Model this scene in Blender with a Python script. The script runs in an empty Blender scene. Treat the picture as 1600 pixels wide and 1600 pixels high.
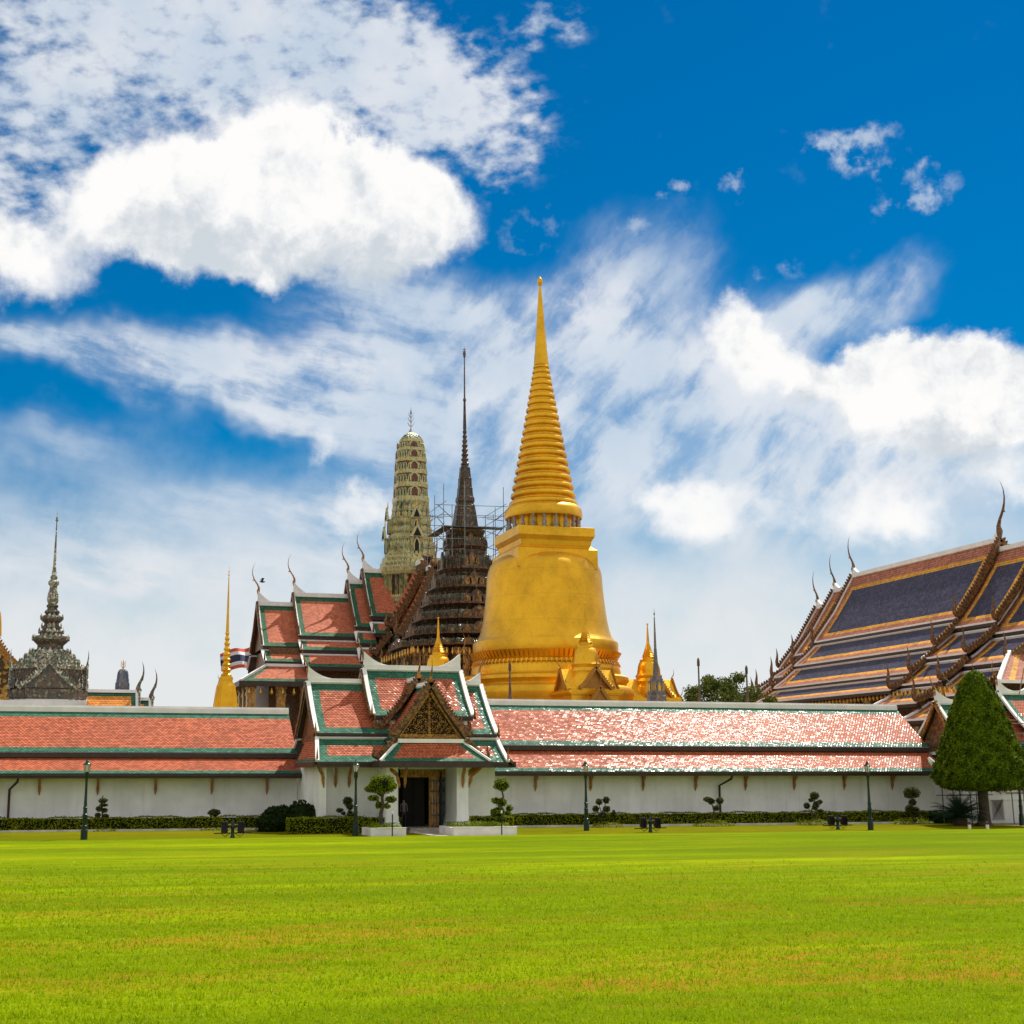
import bpy, math, random
import numpy as np
from mathutils import Vector, Matrix
random.seed(7); rng=np.random.default_rng(7)
R=math.radians
SC=bpy.context.scene; COL=SC.collection
# ---------------------------------------------------------------- camera
H=3.4; F=2175.; CX=680.; CY=800.; TH=math.atan(.1876); PH=R(15)
cam=bpy.data.cameras.new('camera'); camo=bpy.data.objects.new('camera',cam); COL.objects.link(camo)
camo.location=(0,0,H); camo.rotation_euler=(math.pi/2+TH,0,-PH)
cam.sensor_width=36; cam.lens=F/1600*36; cam.shift_x=(800-CX)/1600; cam.clip_end=6000; cam.clip_start=.5
SC.camera=camo
SC.view_settings.view_transform='Standard'; SC.view_settings.look='None'; SC.view_settings.exposure=0.22; SC.view_settings.gamma=1
# ---------------------------------------------------------------- sun
SUN=Vector((.43,.34,.83)).normalized()
sl=bpy.data.lights.new('sun','SUN'); sl.energy=4.6; sl.angle=R(.5); sl.color=(1,.94,.84)
so=bpy.data.objects.new('sun',sl); COL.objects.link(so); so.rotation_euler=(-SUN).to_track_quat('-Z','Y').to_euler()
# photo-measured directions: pixel -> world ray, used only to find where things stand
def ray(px,py):
    a=(px-CX)/F; b=-(py-CY)/F
    fw=math.cos(TH)-b*math.sin(TH); up=math.sin(TH)+b*math.cos(TH)
    return Vector((a*math.cos(PH)+fw*math.sin(PH), -a*math.sin(PH)+fw*math.cos(PH), up))
def atY(px,py,Y): r=ray(px,py); t=Y/r.y; return Vector((r.x*t,Y,H+r.z*t))
def atZ(px,py,Z=0): r=ray(px,py); t=(Z-H)/r.z; return Vector((r.x*t,r.y*t,Z))
def atX(px,py,X): r=ray(px,py); t=X/r.x; return Vector((X,r.y*t,H+r.z*t))
def mpp(px,py,Y): return Y/ray(px,py).y/F      # metres per photo pixel there
def azel(px,py):
    r=ray(px,py).normalized(); return math.degrees(math.atan2(r.x,r.y)), math.degrees(math.asin(r.z))
# ---------------------------------------------------------------- world: sky and clouds
W=bpy.data.worlds.new('World'); SC.world=W; W.use_nodes=True
wt=W.node_tree; wt.nodes.clear()
class NT:
    def __init__(s,t): s.t=t; s.n=t.nodes; s.l=t.links
    def put(s,sock,v):
        if v is None: return
        if hasattr(v,'is_output'): s.l.new(v,sock)
        else: sock.default_value=v
    def m(s,op,a,b=None,c=None,clamp=False):
        n=s.n.new('ShaderNodeMath'); n.operation=op; n.use_clamp=clamp
        for i,v in enumerate((a,b,c)): s.put(n.inputs[i],v)
        return n.outputs[0]
    def v(s,op,a,b=None,scale=None):
        n=s.n.new('ShaderNodeVectorMath'); n.operation=op
        s.put(n.inputs[0],a); s.put(n.inputs[1],b)
        if scale is not None: s.put(n.inputs['Scale'],scale)
        return n.outputs['Value'] if op in('LENGTH','DOT_PRODUCT') else n.outputs['Vector']
    def mix(s,f,a,b,bt='MIX'):
        n=s.n.new('ShaderNodeMix'); n.data_type='RGBA'; n.blend_type=bt
        s.put(n.inputs[0],f); s.put(n.inputs[6],a); s.put(n.inputs[7],b); return n.outputs[2]
    def ss(s,x,a,b,c=0,d=1,kind='SMOOTHSTEP'):
        n=s.n.new('ShaderNodeMapRange'); n.interpolation_type=kind
        s.put(n.inputs[0],x)
        for i,vv in zip((1,2,3,4),(a,b,c,d)): s.put(n.inputs[i],vv)
        return n.outputs[0]
    def noise(s,vec,sc,det=3,rough=.5,out='Fac',dist=0):
        n=s.n.new('ShaderNodeTexNoise'); s.put(n.inputs['Vector'],vec)
        n.inputs['Scale'].default_value=sc; n.inputs['Detail'].default_value=det; n.inputs['Roughness'].default_value=rough
        n.inputs['Distortion'].default_value=dist
        return n.outputs[out]
    def xyz(s,a): n=s.n.new('ShaderNodeSeparateXYZ'); s.put(n.inputs[0],a); return n.outputs
    def cxyz(s,x,y,z=0.):
        n=s.n.new('ShaderNodeCombineXYZ')
        for i,v in enumerate((x,y,z)): s.put(n.inputs[i],v)
        return n.outputs[0]
    def map(s,vec,loc=(0,0,0),rot=(0,0,0),sc=(1,1,1),kind='POINT'):
        n=s.n.new('ShaderNodeMapping'); n.vector_type=kind; s.put(n.inputs[0],vec)
        n.inputs[1].default_value=loc; n.inputs[2].default_value=rot; n.inputs[3].default_value=sc
        return n.outputs[0]
w=NT(wt)
tc=w.n.new('ShaderNodeTexCoord').outputs['Generated']
sky=w.n.new('ShaderNodeTexSky'); sky.sky_type='NISHITA'; sky.sun_disc=False
sky.sun_elevation=math.asin(SUN.z); sky.sun_rotation=math.atan2(SUN.x,SUN.y); sky.air_density=1.0; sky.dust_density=.3; sky.ozone_density=3.5
d=w.v('NORMALIZE',tc); dx,dy,dz=w.xyz(d)
az=w.m('MULTIPLY',w.m('ARCTAN2',dx,dy),57.2958); el=w.m('MULTIPLY',w.m('ARCSINE',dz),57.2958)
P0=w.cxyz(az,el)
wob=w.v('SCALE',w.v('SUBTRACT',w.noise(P0,.30,6,.60,'Color'),(.5,.5,.5)),scale=4.2)
Pd=w.v('ADD',P0,w.v('MULTIPLY',wob,(1,1,0)))
wob2=w.v('SCALE',w.v('SUBTRACT',w.noise(P0,.16,4,.6,'Color'),(.5,.5,.5)),scale=4.6)
Pw=w.v('ADD',P0,w.v('MULTIPLY',wob2,(1,1,0)))
DEG=F*math.pi/180*1.06
def blobs(P,lst):
    acc=None
    for (x,y,rx,ry,rot,wt_) in lst:
        a,e=azel(x,y)
        q=w.map(P,(a,e,0),(0,0,R(rot)),(rx/DEG,ry/DEG,1),'TEXTURE')
        s_=w.ss(w.v('LENGTH',q),.1,1.3,wt_,0)
        acc=s_ if acc is None else w.m('ADD',acc,s_)
    return acc
cum=blobs(Pd,[(300,310,220,110,5,1.0),(470,320,240,115,0,1.1),(400,230,170,95,8,1),(440,245,110,60,0,.8),(600,310,170,100,-15,1.0),(670,350,100,70,0,.6),(190,330,110,85,0,.8),(590,420,110,60,0,.7),
   (340,400,190,55,0,.8),(540,240,120,60,-10,.6),(60,410,120,75,0,.75),(0,370,70,60,0,.5),(1150,515,75,55,-30,.95),(1220,575,95,55,-25,.95),(1340,600,140,60,0,1.1),(1440,585,120,65,0,1.0),(1560,620,170,80,0,1.2),(1480,650,160,60,0,.9),(1110,800,150,60,0,.75),(1370,790,150,55,0,.6),(1000,780,70,40,0,.45),(1480,700,200,60,0,.5),(515,690,50,35,0,.5),(560,800,90,40,0,.6),(1400,830,110,45,0,.4),(1590,740,90,35,0,.5)])
P1=w.v('ADD',P0,w.v('MULTIPLY',wob2,(.35,.35,0)))
fib=w.noise(w.map(P1,(0,0,0),(0,0,R(-12)),(7.5,1.9,1),'TEXTURE'),1,6,.60)
fibr=w.noise(w.map(P1,(3,1,0),(0,0,R(48)),(5.2,2.1,1),'TEXTURE'),1,6,.58)
soft=w.noise(P0,.17,5,.55)
mott=w.noise(w.map(P0,(0,0,0),(0,0,R(-20)),(1,1.7,1)),.85,5,.55)
wisp=blobs(Pw,[(300,560,420,85,-4,.9),(560,610,360,90,-12,.95),(760,560,280,150,0,.8),(640,480,280,90,0,.75),(950,460,230,110,30,.7),(980,590,290,170,20,.8),(1130,640,280,140,0,.85),(90,540,240,50,-8,.7),(520,660,260,50,-10,.5),
   (1300,690,400,120,0,1.0),(1330,480,180,60,22,.95),(1230,520,160,70,10,.6),(1480,700,220,90,0,.8),(180,800,360,60,0,.65),(90,700,170,55,0,.55),(640,740,240,70,0,.65),(900,800,380,120,0,.7),
   (1100,810,150,80,0,.5),(1320,820,260,80,0,.7),(560,830,180,70,0,.6),(100,890,360,70,0,.8),(420,900,340,70,0,.7),(450,780,300,50,-5,.5)])
alto=blobs(Pw,[(180,90,480,170,0,.8),(480,70,420,150,-8,.8),(690,150,260,110,-20,.85),(60,260,230,180,0,.75),(870,40,90,45,0,.6),(330,30,400,90,0,.5)])
tiny=blobs(Pd,[(1340,255,120,36,-28,.8),(1430,310,95,26,18,.75),(1050,295,30,22,0,.85),(1360,215,60,24,0,.65),(1130,278,34,16,20,.6),(830,365,90,34,0,.5),(1020,365,70,36,-20,.6),(1220,420,70,28,0,.5)])
nfine=w.noise(P0,.8,6,.6)
nlow=w.noise(P0,.45,4,.55)
c_cum=w.ss(w.m('ADD',cum,w.m('MULTIPLY',w.m('SUBTRACT',nlow,.5),.75)),.10,.90)
rt=w.ss(az,12.,19.); streak=w.m('ADD',w.m('MULTIPLY',w.m('ADD',w.m('MULTIPLY',fib,w.m('SUBTRACT',1.,rt)),w.m('MULTIPLY',fibr,rt)),.68),w.m('MULTIPLY',w.noise(Pd,.42,5,.6),.32))
c_wisp=w.ss(w.m('MULTIPLY',w.m('MINIMUM',wisp,1.25),w.ss(streak,.33,.64,.30,1.08)),.04,1.15,0,.88)
c_alto=w.m('MULTIPLY',w.ss(w.m('ADD',w.m('MINIMUM',alto,1.3),w.m('ADD',w.m('MULTIPLY',w.m('SUBTRACT',mott,.5),2.6),w.m('MULTIPLY',w.m('SUBTRACT',soft,.5),1.2))),.15,1.35,0,1),w.ss(alto,.02,.45,0,.86))
c_tiny=w.m('MULTIPLY',w.ss(w.m('MULTIPLY',tiny,w.ss(nfine,.34,.66)),.10,.85),.6)
hz=w.ss(w.m('ADD',el,w.m('MULTIPLY',w.m('SUBTRACT',soft,.5),13.)),15.,4.,0,.94)
def over(a,b): return w.m('SUBTRACT',1.,w.m('MULTIPLY',w.m('SUBTRACT',1.,a),w.m('SUBTRACT',1.,b)))
away=w.ss(w.m('ABSOLUTE',w.m('SUBTRACT',az,19.)),27.,44.)
fill_cloud=w.m('MULTIPLY',w.ss(soft,.30,.50,.15,.95),away)  # dense white cloud added outside the view as neutral fill light
soft_c=over(over(over(c_wisp,c_alto),hz),c_tiny)
hs=w.n.new('ShaderNodeHueSaturation'); hs.inputs['Saturation'].default_value=1.62; hs.inputs['Value'].default_value=1.0; w.l.new(sky.outputs[0],hs.inputs['Color'])
skyc=w.mix(1.,hs.outputs[0],(.34,.90,.86,1),'MULTIPLY')
# clouds: lit tops, grey undersides
below=blobs(w.v('ADD',Pd,(0,1.6,0)),[(330,330,280,90,0,1.),(560,350,200,90,0,1.),(1440,640,220,70,0,1.),(1250,600,120,50,-20,.8)])
shade=w.ss(w.m('SUBTRACT',w.m('ADD',w.m('ADD',w.m('MULTIPLY',w.noise(Pd,.35,5,.55),1.2),w.m('MULTIPLY',w.m('SUBTRACT',nfine,.5),.55)),.10),w.m('MULTIPLY',below,.27)),.30,.72)
ccol=w.mix(shade,(6.9,7.5,8.1,1),(10.9,10.8,10.7,1))
scol=w.mix(w.ss(soft,.35,.7),(7.0,8.0,9.1,1),(9.7,9.8,10.0,1))
scol=w.mix(w.ss(el,14.,5.),scol,(9.0,9.05,9.2,1)); c1=w.mix(soft_c,skyc,scol); c2=w.mix(c_cum,c1,ccol)
c2=w.mix(fill_cloud,c2,(9.2,9.0,8.6,1))
bg=w.n.new('ShaderNodeBackground'); w.put(bg.inputs[0],c2); bg.inputs[1].default_value=.078
wo=w.n.new('ShaderNodeOutputWorld'); w.l.new(bg.outputs[0],wo.inputs[0])
W.cycles.sampling_method='MANUAL'; W.cycles.sample_map_resolution=1024

# ---------------------------------------------------------------- materials
M={}
def new(name):
    m=bpy.data.materials.new(name); m.use_nodes=True; t=NT(m.node_tree); b=t.n['Principled BSDF']; M[name]=m; return m,t,b
def plain(name,c,rough=.6,metal=0.,var=.25,sc=1.5,bump=.0,bsc=20,spec=None,streak=0.,c2=None):
    m,t,b=new(name)
    o=t.n.new('ShaderNodeTexCoord').outputs['Object']
    n=t.noise(o,sc,5,.6)
    base=t.mix(t.ss(n,.35,.68),tuple(x*(1-var) for x in c)+(1,),(c2 or tuple(min(1,x*(1+var*.6)) for x in c))+(1,))
    if streak:
        st=t.noise(t.map(o,sc=(1.6,1.6,.12)),1.2,5,.65)
        base=t.mix(t.ss(st,.45,.8,0,streak),base,tuple(x*.45 for x in c)+(1,))
    t.put(b.inputs['Base Color'],base); b.inputs['Roughness'].default_value=rough; b.inputs['Metallic'].default_value=metal
    if spec is not None: b.inputs['Specular IOR Level'].default_value=spec
    if bump:
        bp=t.n.new('ShaderNodeBump'); bp.inputs['Strength'].default_value=bump; bp.inputs['Distance'].default_value=.05
        t.put(bp.inputs['Height'],t.noise(o,bsc,3,.6)); t.l.new(bp.outputs[0],b.inputs['Normal'])
    return m
def tile(name,c,tw=.22,th=.16,gap_shade=.88,jit=.15,rough=.7,coat=.13,var=.3,cr=.18):
    m,t,b=new(name)
    uv=t.n.new('ShaderNodeUVMap').outputs[0]; u,v,_=t.xyz(uv)
    vr=t.m('DIVIDE',v,th); row=t.m('FLOOR',vr); fv=t.m('SUBTRACT',vr,row)
    uu=t.m('ADD',t.m('DIVIDE',u,tw),t.m('MULTIPLY',t.m('MODULO',t.m('ABSOLUTE',row),2.),.5))
    cc=t.m('FLOOR',uu); fu=t.m('SUBTRACT',uu,cc)
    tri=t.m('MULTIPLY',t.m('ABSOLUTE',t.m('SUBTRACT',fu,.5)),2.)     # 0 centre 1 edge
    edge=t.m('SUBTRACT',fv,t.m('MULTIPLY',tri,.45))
    g=t.ss(edge,.0,.3,gap_shade,0)  # shadow under each tile's lower edge, painted into the colour as a dark line
    g2=t.ss(t.m('SUBTRACT',fv,.86),0,.1,0,gap_shade*.0)
    wn=t.n.new('ShaderNodeTexWhiteNoise'); wn.noise_dimensions='2D'; t.put(wn.inputs[0],t.cxyz(cc,row))
    r=wn.outputs[0]
    big=t.noise(uv,.25,4,.6)
    col=t.mix(r,tuple(x*(1-var) for x in c)+(1,),tuple(min(1,x*(1+var)) for x in c)+(1,))
    col=t.mix(t.ss(big,.35,.7,0,.35),col,tuple(x*.55+.03 for x in c)+(1,))
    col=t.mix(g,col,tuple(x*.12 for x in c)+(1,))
    t.put(b.inputs['Base Color'],col); b.inputs['Roughness'].default_value=rough
    b.inputs['Coat Weight'].default_value=coat; b.inputs['Coat Roughness'].default_value=cr; b.inputs['Specular IOR Level'].default_value=.15
    geo=t.n.new('ShaderNodeNewGeometry').outputs['Normal']
    off=t.v('SCALE',t.v('SUBTRACT',wn.outputs[1],(.5,.5,.5)),scale=jit)
    nn=t.v('NORMALIZE',t.v('ADD',geo,off))
    bp=t.n.new('ShaderNodeBump'); bp.inputs['Strength'].default_value=.6; bp.inputs['Distance'].default_value=.03
    t.put(bp.inputs['Height'],t.m('SUBTRACT',1.,t.ss(edge,0.,1.,0,1))); t.put(bp.inputs['Normal'],nn)
    t.l.new(bp.outputs[0],b.inputs['Normal']); t.l.new(bp.outputs[0],b.inputs['Coat Normal'])
    return m
def foliage(name,c1,c2,trans=.25,rough=.55):
    m,t,b=new(name)
    rnd=t.n.new('ShaderNodeNewGeometry').outputs['Random Per Island']
    o=t.n.new('ShaderNodeTexCoord').outputs['Object']
    f=t.m('ADD',t.m('MULTIPLY',rnd,.6),t.m('MULTIPLY',t.ss(t.noise(o,1.2,3,.6),.3,.7),.4))
    t.put(b.inputs['Base Color'],t.mix(f,c1+(1,),c2+(1,))); b.inputs['Roughness'].default_value=rough
    b.inputs['Specular IOR Level'].default_value=.08
    tr=t.n.new('ShaderNodeBsdfTranslucent'); t.put(tr.inputs[0],t.mix(f,c1+(1,),c2+(1,)))
    mx=t.n.new('ShaderNodeMixShader'); mx.inputs[0].default_value=trans
    t.l.new(b.outputs[0],mx.inputs[1]); t.l.new(tr.outputs[0],mx.inputs[2]); t.l.new(mx.outputs[0],t.n['Material Output'].inputs[0])
    return m
def mosaic(name,cols,sc=3.,rough=.35,metal=.0,zs=.6,dark=.25):
    m,t,b=new(name)
    o=t.n.new('ShaderNodeTexCoord').outputs['Object']
    vo=t.n.new('ShaderNodeTexVoronoi'); vo.inputs['Scale'].default_value=sc; t.put(vo.inputs['Vector'],t.map(o,sc=(1,1,zs)))
    r=t.xyz(vo.outputs['Color'])[0]
    cr=t.n.new('ShaderNodeValToRGB'); cr.color_ramp.interpolation='CONSTANT'
    el_=cr.color_ramp.elements
    tot=sum(q for _,q in cols); acc=0
    for i,(c,q) in enumerate(cols):
        e=el_[i] if i<2 else el_.new(acc/tot)
        e.position=acc/tot; e.color=c+(1,); acc+=q
    t.put(cr.inputs[0],r)
    n=t.noise(o,.7,5,.65)
    col=t.mix(t.ss(n,.4,.7,0,dark),cr.outputs[0],(.03,.022,.016,1))
    t.put(b.inputs['Base Color'],col); b.inputs['Roughness'].default_value=rough; b.inputs['Metallic'].default_value=metal
    bp=t.n.new('ShaderNodeBump'); bp.inputs['Strength'].default_value=.7; bp.inputs['Distance'].default_value=.08
    t.put(bp.inputs['Height'],vo.outputs['Distance']); t.l.new(bp.outputs[0],b.inputs['Normal'])
    return m
tile('red_tile',(.56,.135,.055)); tile('green_tile',(.035,.16,.095),gap_shade=.6)
tile('far_red_tile',(.60,.17,.085),.3,.24,gap_shade=.5,jit=.06,rough=.65,coat=0); tile('far_green_tile',(.04,.15,.075),.3,.24,gap_shade=.45,jit=.06,rough=.65,coat=0)
tile('orange_tile',(.82,.28,.04),.3,.24,gap_shade=.4,jit=.06,rough=.4,coat=.2)
tile('blue_tile',(.066,.060,.098),.36,.3,gap_shade=.45,jit=.09,rough=.5,coat=.06,var=.35); tile('yellow_tile',(.80,.38,.05),.36,.3,gap_shade=.4,jit=.06,rough=.65,coat=0)
tile('pink_tile',(.50,.19,.115),.36,.3,gap_shade=.5,jit=.06,rough=.65,coat=0)
plain('white_trim',(.88,.87,.85),.6,var=.08,sc=.8,streak=.16)
plain('wall_white',(.88,.88,.86),.75,var=.10,sc=.5,streak=.26,bump=.15,bsc=8)
plain('dark_trim',(.045,.022,.018),.45,var=.3,sc=3)
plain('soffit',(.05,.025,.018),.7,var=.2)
plain('gilt_wood',(.36,.15,.03),.4,.45,var=.5,sc=6,bump=.5,bsc=14,c2=(.55,.27,.05))
plain('gilt_bracket',(.45,.20,.05),.4,.35,var=.4,sc=6,bump=.3,bsc=14)
plain('brown_carving',(.115,.05,.024),.45,.25,var=.6,sc=6,bump=.6,bsc=12,c2=(.30,.14,.04))
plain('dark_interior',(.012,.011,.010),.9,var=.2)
plain('stone_step',(.38,.34,.28),.8,var=.2,sc=2)
plain('kerb_stone',(.62,.58,.50),.8,var=.25,sc=1.2)
plain('planter_white',(.80,.77,.74),.7,var=.12,sc=1.5,bump=.1,bsc=9)
plain('green_iron',(.010,.030,.022),.32,.3,var=.3,sc=4)
plain('black_metal',(.018,.014,.016),.4,.4,var=.3,sc=4)
plain('bark',(.085,.06,.045),.9,var=.4,sc=4,bump=.8,bsc=9)
plain('old_pole',(.13,.085,.07),.6,.2,var=.4,sc=3)
plain('scaffold_steel',(.12,.105,.09),.5,.6,var=.4,sc=3)
plain('scaffold_blue',(.22,.27,.30),.45,.5,var=.4,sc=2)
plain('bamboo',(.32,.24,.15),.6,var=.3,sc=3)
plain('copper_pipe',(.07,.035,.03),.45,.4,var=.3,sc=3)
plain('grey_finial',(.30,.27,.24),.5,.2,var=.35,sc=4)
plain('flag_red',(.62,.10,.06),.8,var=.08); plain('flag_white',(.78,.80,.84),.8,var=.05); plain('flag_blue',(.035,.04,.11),.8,var=.1)
plain('blue_cloth',(.06,.16,.42),.8,var=.3,sc=3,c2=(.35,.45,.6))
plain('skin',(.35,.2,.14),.6); plain('shirt',(.24,.21,.25),.8); plain('trousers',(.05,.05,.06),.8); plain('hair',(.01,.008,.007),.6)
plain('bird_black',(.02,.02,.02),.7); plain('terracotta',(.10,.05,.035),.8,var=.3)
foliage('leaf_topiary',(.06,.10,.003),(.27,.33,.006))
foliage('leaf_dull',(.04,.055,.014),(.15,.16,.04))
foliage('leaf_hedge',(.05,.075,.003),(.36,.38,.006))
foliage('leaf_dark',(.008,.020,.005),(.030,.055,.010))
foliage('leaf_cone',(.008,.030,.002),(.20,.28,.006))
foliage('leaf_tree',(.03,.05,.010),(.18,.21,.03),.3)
foliage('leaf_palm',(.012,.035,.016),(.03,.075,.03),.2)
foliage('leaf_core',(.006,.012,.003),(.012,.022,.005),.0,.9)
def glassmat():
    m,t,b=new('lamp_glass'); b.inputs['Base Color'].default_value=(.85,.80,.72,1); b.inputs['Roughness'].default_value=.25
    b.inputs['Transmission Weight'].default_value=.6; b.inputs['IOR'].default_value=1.2
glassmat()
def goldmat(name,seam=True,c1=(.92,.50,.024),c2=(.52,.27,.015),rough=.34,metal=.78):
    m,t,b=new(name)
    o=t.n.new('ShaderNodeTexCoord').outputs['Object']
    n=t.noise(o,.22,7,.66); n2=t.noise(o,3.2,4,.7)
    col=t.mix(t.ss(n,.36,.70,0,.7),c1+(1,),c2+(1,))
    col=t.mix(t.ss(n2,.5,.8,0,.35),col,(.42,.19,.03,1))
    stv=t.noise(t.map(o,sc=(1,1,.07)),1.5,5,.65)
    col=t.mix(t.ss(stv,.56,.78,0,.3),col,(.45,.20,.03,1))
    bh=t.m('MULTIPLY',t.noise(o,5.,4,.7),.5)
    if seam:
        x,y,z=t.xyz(o)
        ang=t.m('MULTIPLY',t.m('ARCTAN2',y,x),36./6.28318)
        sa=t.m('ABSOLUTE',t.m('SUBTRACT',t.m('FRACT',ang),.5)); sz=t.m('ABSOLUTE',t.m('SUBTRACT',t.m('FRACT',t.m('MULTIPLY',z,.36)),.5))
        sm=t.m('MAXIMUM',t.ss(sa,.492,.498),t.ss(sz,.490,.496))
        col=t.mix(t.m('MULTIPLY',sm,.28),col,(.2,.09,.02,1))
    t.put(b.inputs['Base Color'],col); b.inputs['Metallic'].default_value=metal
    t.put(b.inputs['Roughness'],t.ss(n2,.3,.7,rough-.06,rough+.12))
    bp=t.n.new('ShaderNodeBump'); bp.inputs['Strength'].default_value=.25; bp.inputs['Distance'].default_value=.05
    t.put(bp.inputs['Height'],bh); t.l.new(bp.outputs[0],b.inputs['Normal'])
goldmat('gold'); goldmat('gold_plain',False); goldmat('gold_dark',False,(.50,.24,.03),(.20,.09,.02),.4,.5)
mosaic('prang_mosaic',[((.36,.34,.14),4),((.22,.26,.12),3),((.52,.40,.14),2),((.10,.13,.07),2)],3.4,.4,.1,.5,.3)
mosaic('prang_light',[((.55,.52,.27),4),((.38,.40,.21),2),((.70,.52,.18),2)],4,.35,.1,1,.1)
mosaic('prang_green',[((.02,.11,.07),4),((.04,.16,.09),2),((.02,.06,.07),1)],4,.3,0,1,.1)
plain('prang_red',(.16,.06,.035),.6,var=.4,sc=3)
plain('prang_gilt',(.75,.42,.06),.3,.5,var=.3,sc=3)
mosaic('mondop_brown',[((.075,.055,.042),4),((.12,.08,.055),3),((.045,.05,.035),3),((.24,.14,.05),1)],4.5,.35,.2,.8)
mosaic('mondop_green',[((.05,.065,.035),3),((.07,.095,.05),2),((.10,.08,.06),2),((.22,.23,.17),1)],3.4,.18,.3,1)
plain('mondop_rim',(.15,.085,.055),.45,.2,var=.6,sc=4)
mosaic('mondop_column',[((.22,.12,.05),4),((.36,.21,.06),2),((.08,.05,.03),3)],5,.4,.3,.5,.2)
mosaic('ceramic',[((.36,.36,.26),4),((.08,.16,.10),3),((.17,.12,.09),3),((.72,.70,.58),2),((.36,.20,.12),1)],6.5,.35,0,1,.15)
mosaic('ceramic_dark',[((.12,.10,.07),4),((.05,.08,.06),2),((.17,.10,.07),2),((.27,.24,.15),1)],7,.4,0,.8)
mosaic('spire_grey',[((.16,.14,.15),4),((.22,.19,.18),3),((.12,.15,.11),2),((.35,.24,.12),1)],6,.45,0,1,.2)
mosaic('pillar_gilt',[((.55,.32,.08),4),((.38,.20,.05),3),((.20,.16,.12),1)],4,.35,.3,.5,.2)
mosaic('pediment_gold',[((.42,.22,.04),4),((.08,.05,.015),5),((.60,.36,.06),2)],3.2,.4,.45,1,.2)
mosaic('dome_blue',[((.09,.12,.20),4),((.16,.20,.24),3),((.20,.15,.15),2),((.3,.33,.3),1)],3,.4,0,.7)
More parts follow.
